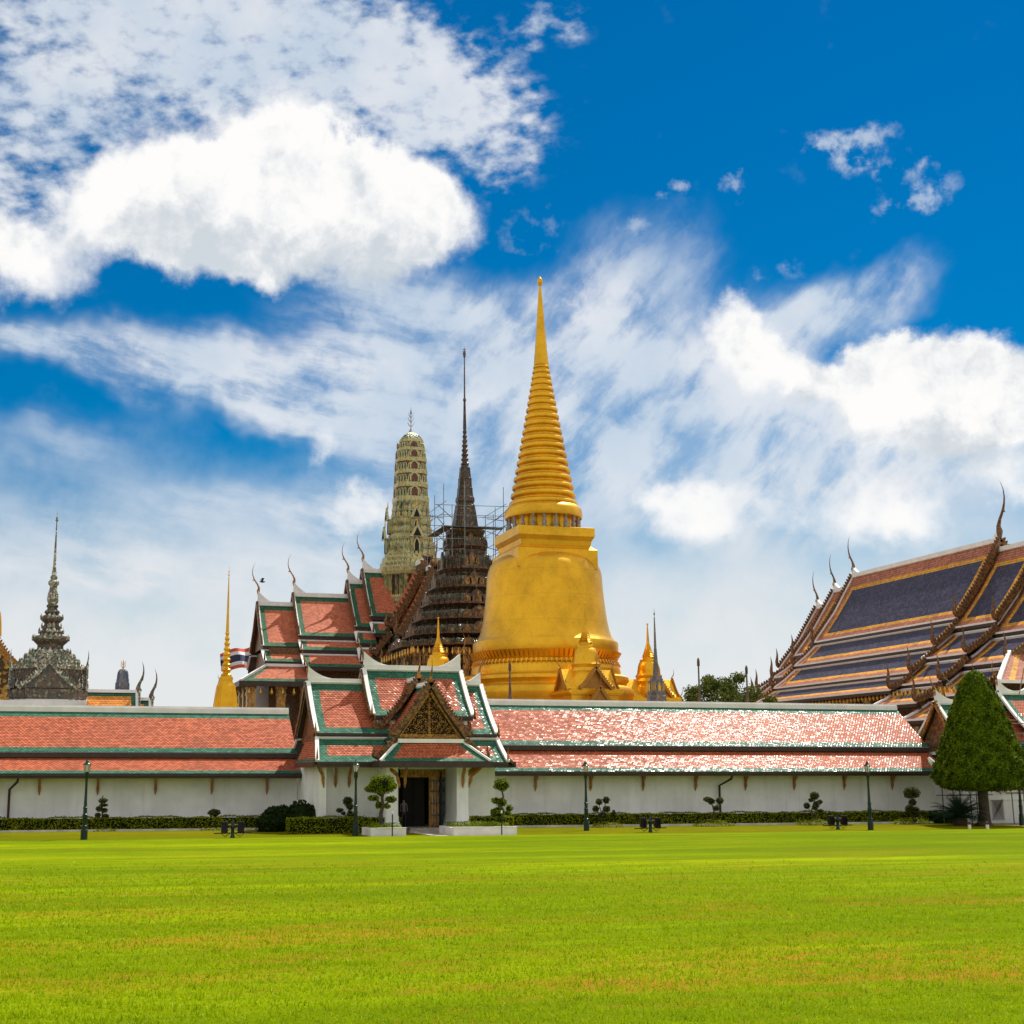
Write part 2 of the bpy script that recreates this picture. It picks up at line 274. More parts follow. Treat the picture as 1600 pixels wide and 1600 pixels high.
# ---------------------------------------------------------------- mesh builder
class MB:
    def __init__(s): s.v=[]; s.f=[]; s.m=[]; s.uv=[]; s.sm=[]
    def add(s,vs,fs,m=0,uvs=None,smooth=False):
        o=len(s.v); s.v+= [tuple(p) for p in vs]
        for i,f in enumerate(fs):
            s.f.append([o+k for k in f]); s.m.append(m); s.sm.append(smooth)
            s.uv.append(uvs[i] if uvs else None)
    def quad(s,a,b,c,d,m=0): s.add([a,b,c,d],[(0,1,2,3)],m)
    def box(s,x0,x1,y0,y1,z0,z1,m=0):
        s.add([(x0,y0,z0),(x1,y0,z0),(x1,y1,z0),(x0,y1,z0),(x0,y0,z1),(x1,y0,z1),(x1,y1,z1),(x0,y1,z1)],
          [(0,3,2,1),(4,5,6,7),(0,1,5,4),(1,2,6,5),(2,3,7,6),(3,0,4,7)],m)
    def cbox(s,x,y,z0,z1,w,d=None,m=0): d=d or w; s.box(x-w/2,x+w/2,y-d/2,y+d/2,z0,z1,m)
    def beam(s,P,Q,wd,ht,up=(0,0,1),m=0,lift=0.):
        P=Vector(P);Q=Vector(Q); t=(Q-P).normalized(); up=Vector(up); sd=t.cross(up)
        if sd.length<1e-4: sd=t.cross(Vector((1,0,0)))
        sd.normalize(); u=sd.cross(t).normalized()
        vs=[]
        for X in (P,Q):
            for a,b in ((-1,-1),(1,-1),(1,1),(-1,1)): vs.append(X+sd*a*wd/2+u*(b*ht/2+lift))
        s.add(vs,[(0,1,2,3),(7,6,5,4),(0,4,5,1),(1,5,6,2),(2,6,7,3),(3,7,4,0)],m)
    def tube(s,path,rad,n=6,m=0,smooth=True,flat=None):
        path=[Vector(p) for p in path]; N=len(path)
        if not hasattr(rad,'__len__'): rad=[rad]*N
        vs=[]
        ref=None
        for i,p in enumerate(path):
            t=(path[min(i+1,N-1)]-path[max(i-1,0)]).normalized()
            if ref is None: ref=t.cross(Vector((0,1,0)) if abs(t.y)<.9 else Vector((1,0,0))).normalized()
            a=(ref-t*ref.dot(t)).normalized(); ref=a; b=t.cross(a)
            for k in range(n):
                an=2*math.pi*(k+.5)/n; vs.append(p+(a*math.cos(an)+b*math.sin(an))*rad[i])
        fs=[]
        for i in range(N-1):
            for k in range(n):
                k2=(k+1)%n; fs.append((i*n+k,i*n+k2,(i+1)*n+k2,(i+1)*n+k))
        fs.append(tuple(range(n))[::-1]); fs.append(tuple((N-1)*n+k for k in range(n)))
        s.add(vs,fs,m,smooth=smooth)
    def lathe(s,cx,cy,prof,n=32,m=0,smooth=True):
        plan=[(math.cos(2*math.pi*k/n),math.sin(2*math.pi*k/n)) for k in range(n)]
        s.loft(plan,cx,cy,prof,m,smooth)
    def loft(s,plan,cx,cy,prof,m=0,smooth=False):
        n=len(plan); vs=[]
        for q in prof:
            r,z=q[0],q[1]
            for a,b in plan: vs.append((cx+a*r,cy+b*r,z))
        o=len(s.v); s.v+=vs
        for i in range(len(prof)-1):
            mm=prof[i][2] if len(prof[i])>2 else m
            for k in range(n):
                k2=(k+1)%n
                s.f.append([o+i*n+k,o+i*n+k2,o+(i+1)*n+k2,o+(i+1)*n+k]); s.m.append(mm); s.uv.append(None); s.sm.append(smooth)
        s.f.append([o+k for k in range(n)][::-1]); s.m.append(m); s.uv.append(None); s.sm.append(False)
        s.f.append([o+(len(prof)-1)*n+k for k in range(n)]); s.m.append(m); s.uv.append(None); s.sm.append(False)
    def prism(s,poly,ext,m=0):
        poly=[Vector(p) for p in poly]; ext=Vector(ext); n=len(poly)
        s.add(poly+[p+ext for p in poly],[tuple(range(n))[::-1],tuple(range(n,2*n))]+[(k,(k+1)%n,n+(k+1)%n,n+k) for k in range(n)],m)
    def leafs(s,pts,nrm,size,m=0,jit=.6,aspect=.6):
        pts=np.asarray(pts,float); nrm=np.asarray(nrm,float); n=len(pts)
        nn=nrm+rng.normal(0,jit,(n,3)); nn/=np.linalg.norm(nn,axis=1)[:,None]+1e-9
        t=np.cross(nn,rng.normal(0,1,(n,3))); t/=np.linalg.norm(t,axis=1)[:,None]+1e-9
        b=np.cross(nn,t); sz=(size*rng.uniform(.6,1.3,n))[:,None]
        c=[pts-t*sz, pts-b*sz*aspect, pts+t*sz, pts+b*sz*aspect]
        o=len(s.v); arr=np.stack(c,1).reshape(-1,3); s.v+=list(map(tuple,arr.tolist()))
        for i in range(n):
            s.f.append([o+4*i,o+4*i+1,o+4*i+2,o+4*i+3])
        s.m+=[m]*n; s.uv+=[None]*n; s.sm+=[False]*n
    def build(s,name,mats,parent=None,smooth_angle=None,loc=None):
        if isinstance(mats,str): mats=[mats]
        me=bpy.data.meshes.new(name)
        off=Vector((0,0,0))
        if parent is not None:
            p=parent
            while p is not None: off+=p.location; p=p.parent
        elif loc is not None: off=Vector(loc)
        arr=np.array(s.v,float)-np.array(off)
        me.from_pydata(arr.tolist(),[],s.f)
        for mm in mats: me.materials.append(M[mm])
        me.polygons.foreach_set('material_index',s.m)
        me.polygons.foreach_set('use_smooth',s.sm)
        if any(u is not None for u in s.uv):
            ul=me.uv_layers.new(name='UVMap'); fl=[]
            for f,u in zip(s.f,s.uv):
                if u is None: fl+=[0.,0.]*len(f)
                else:
                    for q in u: fl+=[q[0],q[1]]
            ul.data.foreach_set('uv',fl)
        if any(s.sm): me.set_sharp_from_angle(angle=R(48))
        me.update()
        o=bpy.data.objects.new(name,me); COL.objects.link(o)
        if parent is not None: o.parent=parent
        elif loc is not None: o.location=loc
        return o
    # tiled roof panel: A-B eave, D-C ridge side; bands=(left,right,bottom,top) lists of (width,mat)
    def panel(s,A,B,C,D,L_,R_,B_,T_,centre,sag=0.,under=1,thick=.14):
        A,B,C,D=map(Vector,(A,B,C,D)); Lw=((B-A).length+(C-D).length)/2; Hh=((D-A).length+(C-B).length)/2
        def breaks(a,b,tot,extra=0):
            x=[0.]; c=0
            for wd,_ in a: c+=wd; x.append(c/tot)
            y=[1.]; c=0
            for wd,_ in b: c+=wd; y.append(1-c/tot)
            return sorted(set(round(q,5) for q in x+y))
        us=breaks(L_,R_,Lw); vs=breaks(B_,T_,Hh)
        def bandat(u,v):
            best=centre; bd=None
            c=0
            res=[]
            for lst,dist in ((L_,u*Lw),(R_,(1-u)*Lw),(B_,v*Hh),(T_,(1-v)*Hh)):
                c=0
                for i,(wd,mm) in enumerate(lst):
                    c+=wd
                    if dist<c: res.append((i,mm)); break
            return min(res)[1] if res else centre
        if sag:
            k=6; vs=sorted(set(vs+[round(i/k,5) for i in range(k)]))
        def pt(u,v):
            p=(A*(1-u)+B*u)*(1-v)+(D*(1-u)+C*u)*v
            if sag: p=p-Vector((0,0,sag*4*v*(1-v)))
            return p
        for i in range(len(us)-1):
            for j in range(len(vs)-1):
                u0,u1,v0,v1=us[i],us[i+1],vs[j],vs[j+1]
                mm=bandat((u0+u1)/2,(v0+v1)/2)
                s.add([pt(u0,v0),pt(u1,v0),pt(u1,v1),pt(u0,v1)],[(0,1,2,3)],mm,[[(u0*Lw,v0*Hh),(u1*Lw,v0*Hh),(u1*Lw,v1*Hh),(u0*Lw,v1*Hh)]])
        n=(B-A).cross(D-A).normalized()
        if n.z<0: n=-n
        dn=-n*thick
        for j in range(len(vs)-1):
            v0,v1=vs[j],vs[j+1]
            s.quad(pt(0,v0)+dn,pt(0,v1)+dn,pt(1,v1)+dn,pt(1,v0)+dn,under)
            s.quad(pt(0,v0),pt(0,v1),pt(0,v1)+dn,pt(0,v0)+dn,under); s.quad(pt(1,v1),pt(1,v0),pt(1,v0)+dn,pt(1,v1)+dn,under)
        s.quad(A,B,B+dn,A+dn,under); s.quad(C,D,D+dn,C+dn,under)
def thing(name,label,cat,loc=(0,0,0),group=None):
    o=bpy.data.objects.new(name,None); COL.objects.link(o); o.location=loc; o.empty_display_size=.5
    return tag(o,label,cat,group)
def tag(o,label,cat,group=None):
    o['label']=label; o['category']=cat
    if group: o['group']=group
    return o
def struct(o,kind='structure'): o['kind']=kind; return o
def dup(root,loc,label=None):
    r=root.copy(); COL.objects.link(r); r.location=loc
    if label: r['label']=label
    for ch in list(root.children):
        c=ch.copy(); COL.objects.link(c); c.parent=r
        for g in ch.children:
            q=g.copy(); COL.objects.link(q); q.parent=c
    return r
SQ=[(1,-1),(1,1),(-1,1),(-1,-1)]
def redent(k=3):
    q={2:[(1,.55),(.87,.55),(.87,.72),(.72,.72),(.72,.87),(.55,.87),(.55,1)],
       3:[(1,.42),(.9,.42),(.9,.58),(.79,.58),(.79,.69),(.69,.69),(.69,.79),(.58,.79),(.58,.9),(.42,.9),(.42,1)]}[k]
    out=[]
    for i in range(4):
        c,s_=[(1,0),(0,1),(-1,0),(0,-1)][i]
        out+=[(a*c-b*s_,a*s_+b*c) for a,b in q]
    return out
RD=redent(3); RD2=redent(2)
def teeth(mb,plan,cx,cy,r,z,sp,w,h,m=0,lean=0.,d=None):
    n=len(plan); P=[Vector((cx+a*r,cy+b*r,0)) for a,b in plan]
    for i in range(n):
        A,B=P[i],P[(i+1)%n]; L=(B-A).length
        k=max(1,int(round(L/sp))) if L>sp*.45 else 0
        if k==0: continue
        t=(B-A).normalized(); nr=Vector((t.y,-t.x,0))
        for j in range(k):
            c=A+(B-A)*((j+.5)/k); ww=min(w,L/k*.95)
            dd=d or ww*.5
            b0=c-t*ww/2; b1=c+t*ww/2
            zz=Vector((0,0,1))
            base=[b0-nr*dd/2+zz*z,b1-nr*dd/2+zz*z,b1+nr*dd/2+zz*z,b0+nr*dd/2+zz*z]
            mid=[c+(q-c-zz*z)*1.1+zz*(z+h*.4) for q in base]
            tip=c+zz*(z+h)+nr*lean
            mb.add(base+mid+[tip],[(0,1,5,4),(1,2,6,5),(2,3,7,6),(3,0,4,7),(4,5,8),(5,6,8),(6,7,8),(7,4,8)],m)
def niche(mb,c,t,nr,w,h,m_out,m_in,dep=.12):
    # pointed arch frame with inner panel standing on point c, facing nr
    up=Vector((0,0,1))
    def arch(W_,H_): return [c+t*(-W_/2),c+t*(W_/2),c+t*(W_/2)+up*H_*.55,c+t*(W_*.28)+up*H_*.85,c+up*H_,c-t*(W_*.28)+up*H_*.85,c-t*(W_/2)+up*H_*.55]
    mb.prism([p-nr*.05 for p in arch(w,h)],nr*(dep+.05),m_out); mb.prism([p+nr*(dep-.04) for p in arch(w*.66,h*.86)],nr*.07,m_in)
def niches(mb,plan,cx,cy,r,z,sp,w,h,mo,mi,minL=.0,dep=.12):
    n=len(plan); P=[Vector((cx+a*r,cy+b*r,z)) for a,b in plan]
    for i in range(n):
        A,B=P[i],P[(i+1)%n]; L=(B-A).length
        if L<minL: continue
        t=(B-A).normalized(); nr=Vector((t.y,-t.x,0)); k=max(1,int(L/sp))
        for j in range(k): niche(mb,A+(B-A)*((j+.5)/k),t,nr,min(w,L/k*.9),h,mo,mi,dep)
CH=[(-.02,-.08,.05),(-.01,.04,.075),(-.03,.14,.05),(.02,.26,.035),(.09,.36,.032),(.14,.44,.03),(.185,.56,.022),(.20,.68,.017),(.185,.82,.011),(.14,.93,.006),(.10,1.0,.002)]
def chofa(mb,p,out,h,m=0,fat=1.):
    p=Vector(p); out=Vector(out)
    mb.tube([p+out*a*h+Vector((0,0,b*h)) for a,b,_ in CH],[r*h*fat for *_,r in CH],6,m)
    q=p+out*.12*h+Vector((0,0,.40*h)); mb.tube([q,q+out*.05*h+Vector((0,0,-.0*h)),q+out*.075*h+Vector((0,0,-.03*h))],[.03*h*fat,.02*h*fat,.003*h],5,m)
def horn(mb,p,out,h,m=0,fat=1.):
    p=Vector(p); out=Vector(out)
    pts=[(-.25,.0,.10),(0,.02,.15),(.16,.1,.15),(.22,.28,.13),(.16,.46,.10),(.12,.64,.07),(.16,.82,.04),(.24,1.0,.005)]
    mb.tube([p+out*a*h+Vector((0,0,b*h)) for a,b,_ in pts],[r*h*fat for *_,r in pts],6,m)
def barge(mb,pts,ax,w,t,sp,th,m=0,mt=None,wave=True,hornh=0.):
    """bargeboard along pts (top->bottom), in the plane normal to ax (unit Vector); teeth on the upper edge"""
    mt=m if mt is None else mt
    pts=[Vector(p) for p in pts]; ax=Vector(ax)
    L=sum((b-a).length for a,b in zip(pts,pts[1:])); N=max(8,int(L/.5)); q=[]
    seg=[(b-a).length for a,b in zip(pts,pts[1:])]
    for i in range(N+1):
        dd=L*i/N; k=0
        while k<len(seg)-1 and dd>seg[k]: dd-=seg[k]; k+=1
        q.append(pts[k].lerp(pts[k+1],min(1,dd/seg[k])))
    hd=(pts[-1]-pts[0]); hd.z=0; hd.normalize()
    up=[]
    for i in range(N+1):
        tt=(q[min(i+1,N)]-q[max(i-1,0)]).normalized(); u=ax.cross(tt).normalized()
        if u.z<0: u=-u
        up.append(u)
    for i in range(N):
        w0=w; w1=w
        if wave:
            f0=i/N; f1=(i+1)/N
            w0=w*(1+.9*max(0,math.sin((f0*2.2)*math.pi))**3*(f0>.25)); w1=w*(1+.9*max(0,math.sin((f1*2.2)*math.pi))**3*(f1>.25))
        a,b=q[i],q[i+1]
        poly=[a+up[i]*w*.4,b+up[i+1]*w*.4,b-up[i+1]*w1*.6,a-up[i]*w0*.6]
        mb.prism([p-ax*t/2 for p in poly],ax*t,m)
    nt=int(L/sp)
    for j in range(nt):
        f=(j+.5)/nt*N; i=min(int(f),N-1); p=q[i].lerp(q[i+1],f-i)+up[i]*w*.38; tt=(q[i+1]-q[i]).normalized()
        tip=p+up[i]*th-tt*th*.35
        mb.prism([p-tt*sp*.36-ax*t*.3,p+tt*sp*.36-ax*t*.3,p+tt*sp*.22+up[i]*th*.5-ax*t*.3,tip-ax*t*.3,p-tt*sp*.40+up[i]*th*.55-ax*t*.3],ax*t*.6,mt)
    if hornh: horn(mb,q[-1]+up[-1]*w*.2,hd,hornh,m)
def sweep(mb,p,inward,L,h,t,side,m=0):
    """white ridge end that curves up to the finial"""
    p=Vector(p); inward=Vector(inward); side=Vector(side); n=8
    poly=[p]+[p+inward*L*i/n+Vector((0,0,h*(1-i/n)**2.2)) for i in range(n+1)]
    poly=[poly[0]-Vector((0,0,.1))]+poly[1:]+[p+inward*L-Vector((0,0,.1))]
    mb.prism([q-side*t/2 for q in poly],side*t,m)
RM=['red_tile','green_tile','soffit']
X_=Vector((1,0,0)); Y_=Vector((0,1,0)); Z_=Vector((0,0,1))
# roof with its ridge along X or Y made of stacked tiers on both sides
def tier(parent,ax,a0,a1,c,bi,zi,bo,zo,mats,edge,band=.6,sides=(-1,1),ends=(1,1),sag=0.,trim=.22,fascia=.28,name='roof_slope',inset=(0,0),fm='dark_trim',tm='white_trim',bt=None,topband=True,out0=0.,out1=0.):
    G=(lambda a,b,z:Vector((a,c+b,z))) if ax=='X' else (lambda a,b,z:Vector((c+b,a,z)))
    bl=edge
    for s in sides:
        mb=MB(); tr=MB(); fa=MB()
        A,B,C,D=G(a0-out0,s*bo,zo),G(a1+out1,s*bo,zo),G(a1-inset[1],s*bi,zi),G(a0+inset[0],s*bi,zi)
        if (ax=='X')==(s>0): A,B,C,D=B,A,D,C; e=(ends[1],ends[0])
        else: e=ends
        bb=bt or bl
        mb.panel(A,B,C,D,bl if e[0] else [],bl if e[1] else [],bb,bb if topband else [],0,sag,len(mats)-1)
        nrm=(B-A).cross(D-A).normalized(); nrm=nrm if nrm.z>0 else -nrm
        for P,Q,on in ((A,D,e[0]),(B,C,e[1])):
            if on:
                k=5
                for i in range(k):
                    f0,f1=i/k,(i+1)/k
                    p=P.lerp(Q,f0)-Z_*sag*4*f0*(1-f0); q=P.lerp(Q,f1)-Z_*sag*4*f1*(1-f1)
                    tr.beam(p,q,trim,.16,nrm,0,.07)
        tr.beam(D,C,trim*.9,.14,nrm,0,.07)
        fa.beam(A-Z_*fascia*.5,B-Z_*fascia*.5,.12,fascia,Z_)
        fa.beam(A-Z_*.02+(A-D).normalized()*.1,B-Z_*.02+(A-D).normalized()*.1,.1,.12,Z_)
        mb.build(name,mats,parent); tr.build('white_edging',[tm],parent); fa.build('eave_fascia',[fm],parent)

# ================================================================ GROUND
def ground_mat(name,dry,c_a,c_b,c_dry,rows=True,fine=1.):
    m,t,b=new(name)
    o=t.n.new('ShaderNodeTexCoord').outputs['Object']; x,y,z=t.xyz(o)
    big=t.noise(t.map(o,sc=(.035,.11,1)),1,5,.6); mid=t.noise(t.map(o,sc=(.5,1.,1)),1.,5,.65); fn=t.noise(t.map(o,sc=(1,.6,1)),14.,5,.75); fn2=t.noise(o,42.,3,.7)
    col=t.mix(t.ss(big,.32,.68),c_a+(1,),c_b+(1,))
    if rows:
        rw=t.m('SINE',t.m('MULTIPLY',t.m('ADD',y,t.m('MULTIPLY',t.noise(t.map(o,sc=(.03,.03,1)),1,2,.5),9.)),1.15))
        col=t.mix(t.ss(rw,-.5,.5,0,.12),col,tuple(q*.62 for q in c_a)+(1,))
        bd=t.noise(t.map(o,sc=(.018,.24,1)),1.,4,.6); col=t.mix(t.ss(bd,.42,.58,0,.5),col,tuple(q*.66 for q in c_a)+(1,)); rl=t.noise(t.map(o,sc=(.05,2.4,1)),1.,4,.7)
        col=t.mix(t.ss(rl,.42,.66,0,.45),col,tuple(q*.6 for q in c_a)+(1,))
    dm=t.ss(t.m('ADD',t.noise(t.map(o,sc=(.07,.26,1)),1,5,.66),t.m('ADD',t.m('MULTIPLY',t.m('SUBTRACT',mid,.5),.5),t.m('MULTIPLY',t.m('SUBTRACT',fn,.5),.6))),.50,.68,0,dry)
    nearw=t.ss(y,60.,24.,.18,1.)
    dm=t.m('MULTIPLY',dm,nearw)
    if rows:
        sp=t.v('LENGTH',t.v('MULTIPLY',t.v('SUBTRACT',t.v('ADD',o,t.v('SCALE',t.noise(o,.6,3,.6,'Color'),scale=1.6)),(15.0,24.4,0)),(.17,.42,0)))
        dm=t.m('MAXIMUM',dm,t.m('MULTIPLY',t.ss(sp,.3,1.3,1.,0),t.ss(t.noise(t.map(o,sc=(1.,2.2,1)),1.1,5,.7),.44,.6)))
    col=t.mix(dm,col,c_dry+(1,))
    col=t.mix(t.ss(mid,.35,.75,0,.45),col,tuple(q*.55 for q in c_a)+(1,))
    col=t.mix(t.ss(fn,.46,.72,0,.75*fine),col,tuple(q*.34 for q in c_a)+(1,))
    col=t.mix(t.ss(fn2,.52,.78,0,.5*fine),col,tuple(min(1,q*1.7+.03) for q in c_b)+(1,))
    t.put(b.inputs['Base Color'],col); b.inputs['Roughness'].default_value=.95; b.inputs['Specular IOR Level'].default_value=.02
    bp=t.n.new('ShaderNodeBump'); bp.inputs['Strength'].default_value=.55; bp.inputs['Distance'].default_value=.06
    t.put(bp.inputs['Height'],t.m('ADD',fn,t.m('MULTIPLY',fn2,.4))); t.l.new(bp.outputs[0],b.inputs['Normal'])
ground_mat('lawn',1.,(.145,.232,.0),(.305,.378,.0),(.40,.175,.02),fine=.75)
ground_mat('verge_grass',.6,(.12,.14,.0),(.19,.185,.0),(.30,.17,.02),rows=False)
plain('paving',(.40,.36,.30),.85,var=.25,sc=.6); plain('earth',(.20,.17,.13),.9,var=.3,sc=.2)
mb=MB(); mb.quad((-3000,-3000,-.04),(3000,-3000,-.04),(3000,3000,-.04),(-3000,3000,-.04)); struct(mb.build('ground','earth'))
YE=75.35
mb=MB(); mb.box(-60,140,-30,YE,-.03,.035); struct(mb.build('lawn','lawn'))
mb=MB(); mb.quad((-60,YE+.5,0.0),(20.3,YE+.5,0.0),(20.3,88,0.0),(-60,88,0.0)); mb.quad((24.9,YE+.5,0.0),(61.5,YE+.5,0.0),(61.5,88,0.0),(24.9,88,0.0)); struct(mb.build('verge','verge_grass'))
mb=MB(); mb.quad((-60,88,-.015),(140,88,-.015),(140,95,-.015),(-60,95,-.015)); mb.quad((20.3,YE,-.012),(24.9,YE,-.012),(24.9,88,-.012),(20.3,88,-.012)); mb.quad((61.5,YE+.5,-.012),(140,YE+.5,-.012),(140,88,-.012),(61.5,88,-.012)); struct(mb.build('path','paving'))
mb=MB(); mb.box(-60,15.2,86.75,86.95,-.03,.12); mb.box(27.3,59.6,86.1,86.3,-.03,.13); mb.box(20.1,20.3,YE+.5,80,-.03,.05); struct(mb.build('kerb','kerb_stone'))
# grass blades close to the camera
def tufts():
    n=95000
    fw=18.+38*(1-np.sqrt(1-rng.random(n))); lt=fw*(-.345+rng.random(n)*.80)
    x=lt*math.cos(PH)+fw*math.sin(PH); y=-lt*math.sin(PH)+fw*math.cos(PH)
    fh=rng.uniform(.03,.075,n)*(1+.5*np.sin(x*1.7+y*2.3)**2); an=rng.uniform(0,6.283,n); ww=rng.uniform(.006,.014,n)*(1+(y-18)*.04)
    lean=rng.normal(0,.03,(n,2))
    p=np.stack([x,y,np.full(n,.03)],1); d_=np.stack([np.cos(an)*ww,np.sin(an)*ww,np.zeros(n)],1)
    t=p+np.stack([lean[:,0],lean[:,1],fh],1)
    arr=np.stack([p-d_,p+d_,t],1).reshape(-1,3)
    me=bpy.data.meshes.new('grass'); me.vertices.add(3*n); me.vertices.foreach_set('co',arr.ravel())
    me.loops.add(3*n); me.loops.foreach_set('vertex_index',np.arange(3*n)); me.polygons.add(n); me.polygons.foreach_set('loop_start',np.arange(0,3*n,3))
    me.update(calc_edges=True); me.materials.append(M['grass_blade']); o=bpy.data.objects.new('grass',me); COL.objects.link(o)
    tag(o,'short bright grass blades covering the near lawn','grass'); o['kind']='stuff'
foliage('grass_blade',(.17,.29,.0),(.50,.60,.003),.35)
tufts()

# ================================================================ GALLERIES
def gallery(x0,x1,wallY,eY,ze,ymid,zm,zl,ridgeY,zr,label,brk,pipes,endl,endr):
    t=thing('gallery_building',label,'gallery',((x0+x1)/2,wallY,0))
    m_=MB(); m_.box(x0,x1,wallY,wallY+8.6,-.03,ze+.55); m_.box(x0,x1,ymid+.46,2*ridgeY-ymid-.46,ze+.5,zl); m_.build('wall','wall_white',t)
    m_=MB(); m_.box(x0,x1,wallY-.18,wallY,-.03,.55); m_.build('plinth','wall_white',t)
    s=MB(); A=(x0,eY,ze);B=(x1,eY,ze);C=(x1,ymid+.25,zm);D=(x0,ymid+.25,zm)
    s.panel(A,B,C,D,[],[],[(.42,1)],[],0,0,2); s.build('lower_roof',RM,t)
    s=MB(); s.panel((x0,ymid,zl),(x1,ymid,zl),(x1,ridgeY-.12,zr),(x0,ridgeY-.12,zr),[],[],[(.5,1)],[(.75,1)],0,0,2)
    s.panel((x1,2*ridgeY-ymid,zl),(x0,2*ridgeY-ymid,zl),(x0,ridgeY+.12,zr),(x1,ridgeY+.12,zr),[],[],[(.5,1)],[(.75,1)],0,0,2); s.build('upper_roof',RM,t)
    s=MB(); s.box(x0,x1,ridgeY-.28,ridgeY+.28,zr-.1,zr+.2); s.box(x0,x1,ridgeY-.2,ridgeY+.2,zr+.2,zr+.33); s.build('ridge_cap','white_trim',t)
    s=MB(); s.box(x0,x1,ymid+.0,ymid+.30,zm-.04,zm+.24); s.build('white_edging','white_trim',t)
    s=MB(); s.box(x0,x1,eY-.02,eY+.10,ze-.30,ze-.03); s.box(x0,x1,eY-.16,eY-.02,ze-.16,ze-.03); s.box(x0,x1,ymid-.06,ymid+.05,zl-.33,zl-.03); s.box(x0,x1,ymid+.31,ymid+.45,zm,zl-.1); s.build('eave_fascia','dark_trim',t)
    s=MB(); s.quad((x0,eY+.1,ze-.2),(x1,eY+.1,ze-.2),(x1,wallY,ze-.05),(x0,wallY,ze-.05)); s.build('soffit','soffit',t)
    for bx in brk:
        k=MB(); z0=ze-.2; P=[(bx,wallY,z0-1.12),(bx,wallY-.12,z0-.75),(bx,wallY-.16,z0-.42),(bx,wallY-.42,z0-.05),(bx,wallY-.25,z0),(bx,wallY,z0)]
        k.tube([(bx,wallY-.03,z0-1.1),(bx,wallY-.13,z0-.75),(bx,wallY-.15,z0-.45),(bx,wallY-.40,z0-.18),(bx,wallY-.72,z0+.08)],[.025,.10,.075,.085,.06],6)
        k.tube([(bx,wallY-.14,z0-.5),(bx,wallY-.30,z0-.46),(bx,wallY-.34,z0-.34)],[.05,.04,.008],5); k.cbox(bx,wallY-.04,z0-.85,z0,.12,.1)
        k.build('bracket','gilt_bracket',t)
    for bx in pipes:
        k=MB(); k.tube([(bx+.5,eY+.2,ze-.2),(bx+.45,eY+.3,ze-.5),(bx,wallY-.28,ze-.95),(bx,wallY-.28,.2)],.08,8); k.build('downpipe','copper_pipe',t)
        k2=k
    return t
def xw(px,py,Y): return atY(px,py,Y).x
rb=[xw(p,1225,89) for p in (751,836,922,1004,1086,1164,1240,1318,1393)]
lb=[xw(p,1225,89.6) for p in (62,153,243,331,417)]
gallery(25.4,60.9,89.0,87.5,3.52,89.35,5.0,5.25,93.3,8.15,'long white gallery with glinting red and green tiled roof, right of the gateway',rb,[xw(1124,1250,88.8)],0,0)
gallery(-45,14.9,89.6,88.1,3.38,89.95,4.42,4.68,93.8,7.38,'long white gallery with matt red tiled roof, left of the gateway',lb,[xw(14,1250,89.3)],0,0)
# ================================================================ GATE PAVILION
g=thing('gate_pavilion','white gateway with stacked red and green roofs and a carved golden gable','gateway',(21.2,83,0))
E=[(.62,1)]
RY=86.3
tier(g,'X',14.9,26.1,RY,.1,8.95,3.5,5.75,RM,E,sag=.18,name='main_roof',trim=.25)
tier(g,'X',18.45,24.75,RY,.1,9.82,2.9,6.85,RM,E,sag=.18,name='raised_roof',trim=.25)
tier(g,'X',14.9,26.1,RY,3.45,5.45,5.1,4.05,RM,E,sag=.05,name='skirt_roof',fascia=.32,out0=.25,out1=.2)
s=MB(); s.box(14.9,18.6,RY-.22,RY+.22,8.93,9.22); s.box(24.6,26.1,RY-.22,RY+.22,8.93,9.22); s.box(18.45,24.75,RY-.24,RY+.24,9.8,10.12)
sweep(s,(14.9,RY,9.2),X_,1.9,.75,.3,Y_); sweep(s,(26.1,RY,9.2),-X_,1.2,.6,.3,Y_); sweep(s,(18.45,RY,10.1),X_,1.9,.85,.3,Y_); sweep(s,(24.75,RY,10.1),-X_,1.9,.85,.3,Y_)
s.build('ridge_cap','white_trim',g)
s=MB()   # white box under the raised roof's eave
s.box(18.75,24.45,RY-2.75,RY-2.6,6.05,6.75)
for xx in (18.75,24.3): s.prism([(xx,RY-2.6,6.2),(xx,RY-2.6,6.8),(xx,RY-1.3,7.9),(xx,RY,9.5),(xx,RY,8.8)],X_*.15)
s.build('roof_riser','white_trim',g)
# gable end walls left and right with barge boards
for (xe,o,zr,bo,zo,nm) in ((14.9,-1,8.95,3.5,5.75,'gable_wall'),(26.1,1,8.95,3.5,5.75,'gable_wall'),(18.45,-1,9.82,2.9,6.85,None),(24.75,1,9.82,2.9,6.85,None)):
    if nm:
        k=MB(); k.prism([(xe-o*.35,RY-bo+.3,zo-.1),(xe-o*.35,RY+bo-.3,zo-.1),(xe-o*.35,RY,zr-.3)],X_*o*.12); k.box(xe-o*.35-.1,xe-o*.35+.1,RY-bo,RY+bo,zo-.5,zo-.1); k.build(nm,'brown_carving',g)
    for s_ in (-1,1):
        k=MB(); barge(k,[(xe+o*.17,RY,zr-.02),(xe+o*.17,RY+s_*bo*.5,(zr+zo)/2-.30),(xe+o*.17,RY+s_*(bo+.02),zo-.08)],X_,.26,.1,.32,.06,hornh=.0,wave=False); k.build('barge_board','brown_carving',g)
        k=MB(); horn(k,(xe+o*.1,RY+s_*(bo+.05),zo),Y_*s_*.4,.75,fat=.7); k.build('horn_finial','gilt_wood',g)
    k=MB(); chofa(k,(xe+o*.02,RY,zr+.75),X_*o,1.75,fat=.85); k.build('finial','gilt_wood',g)
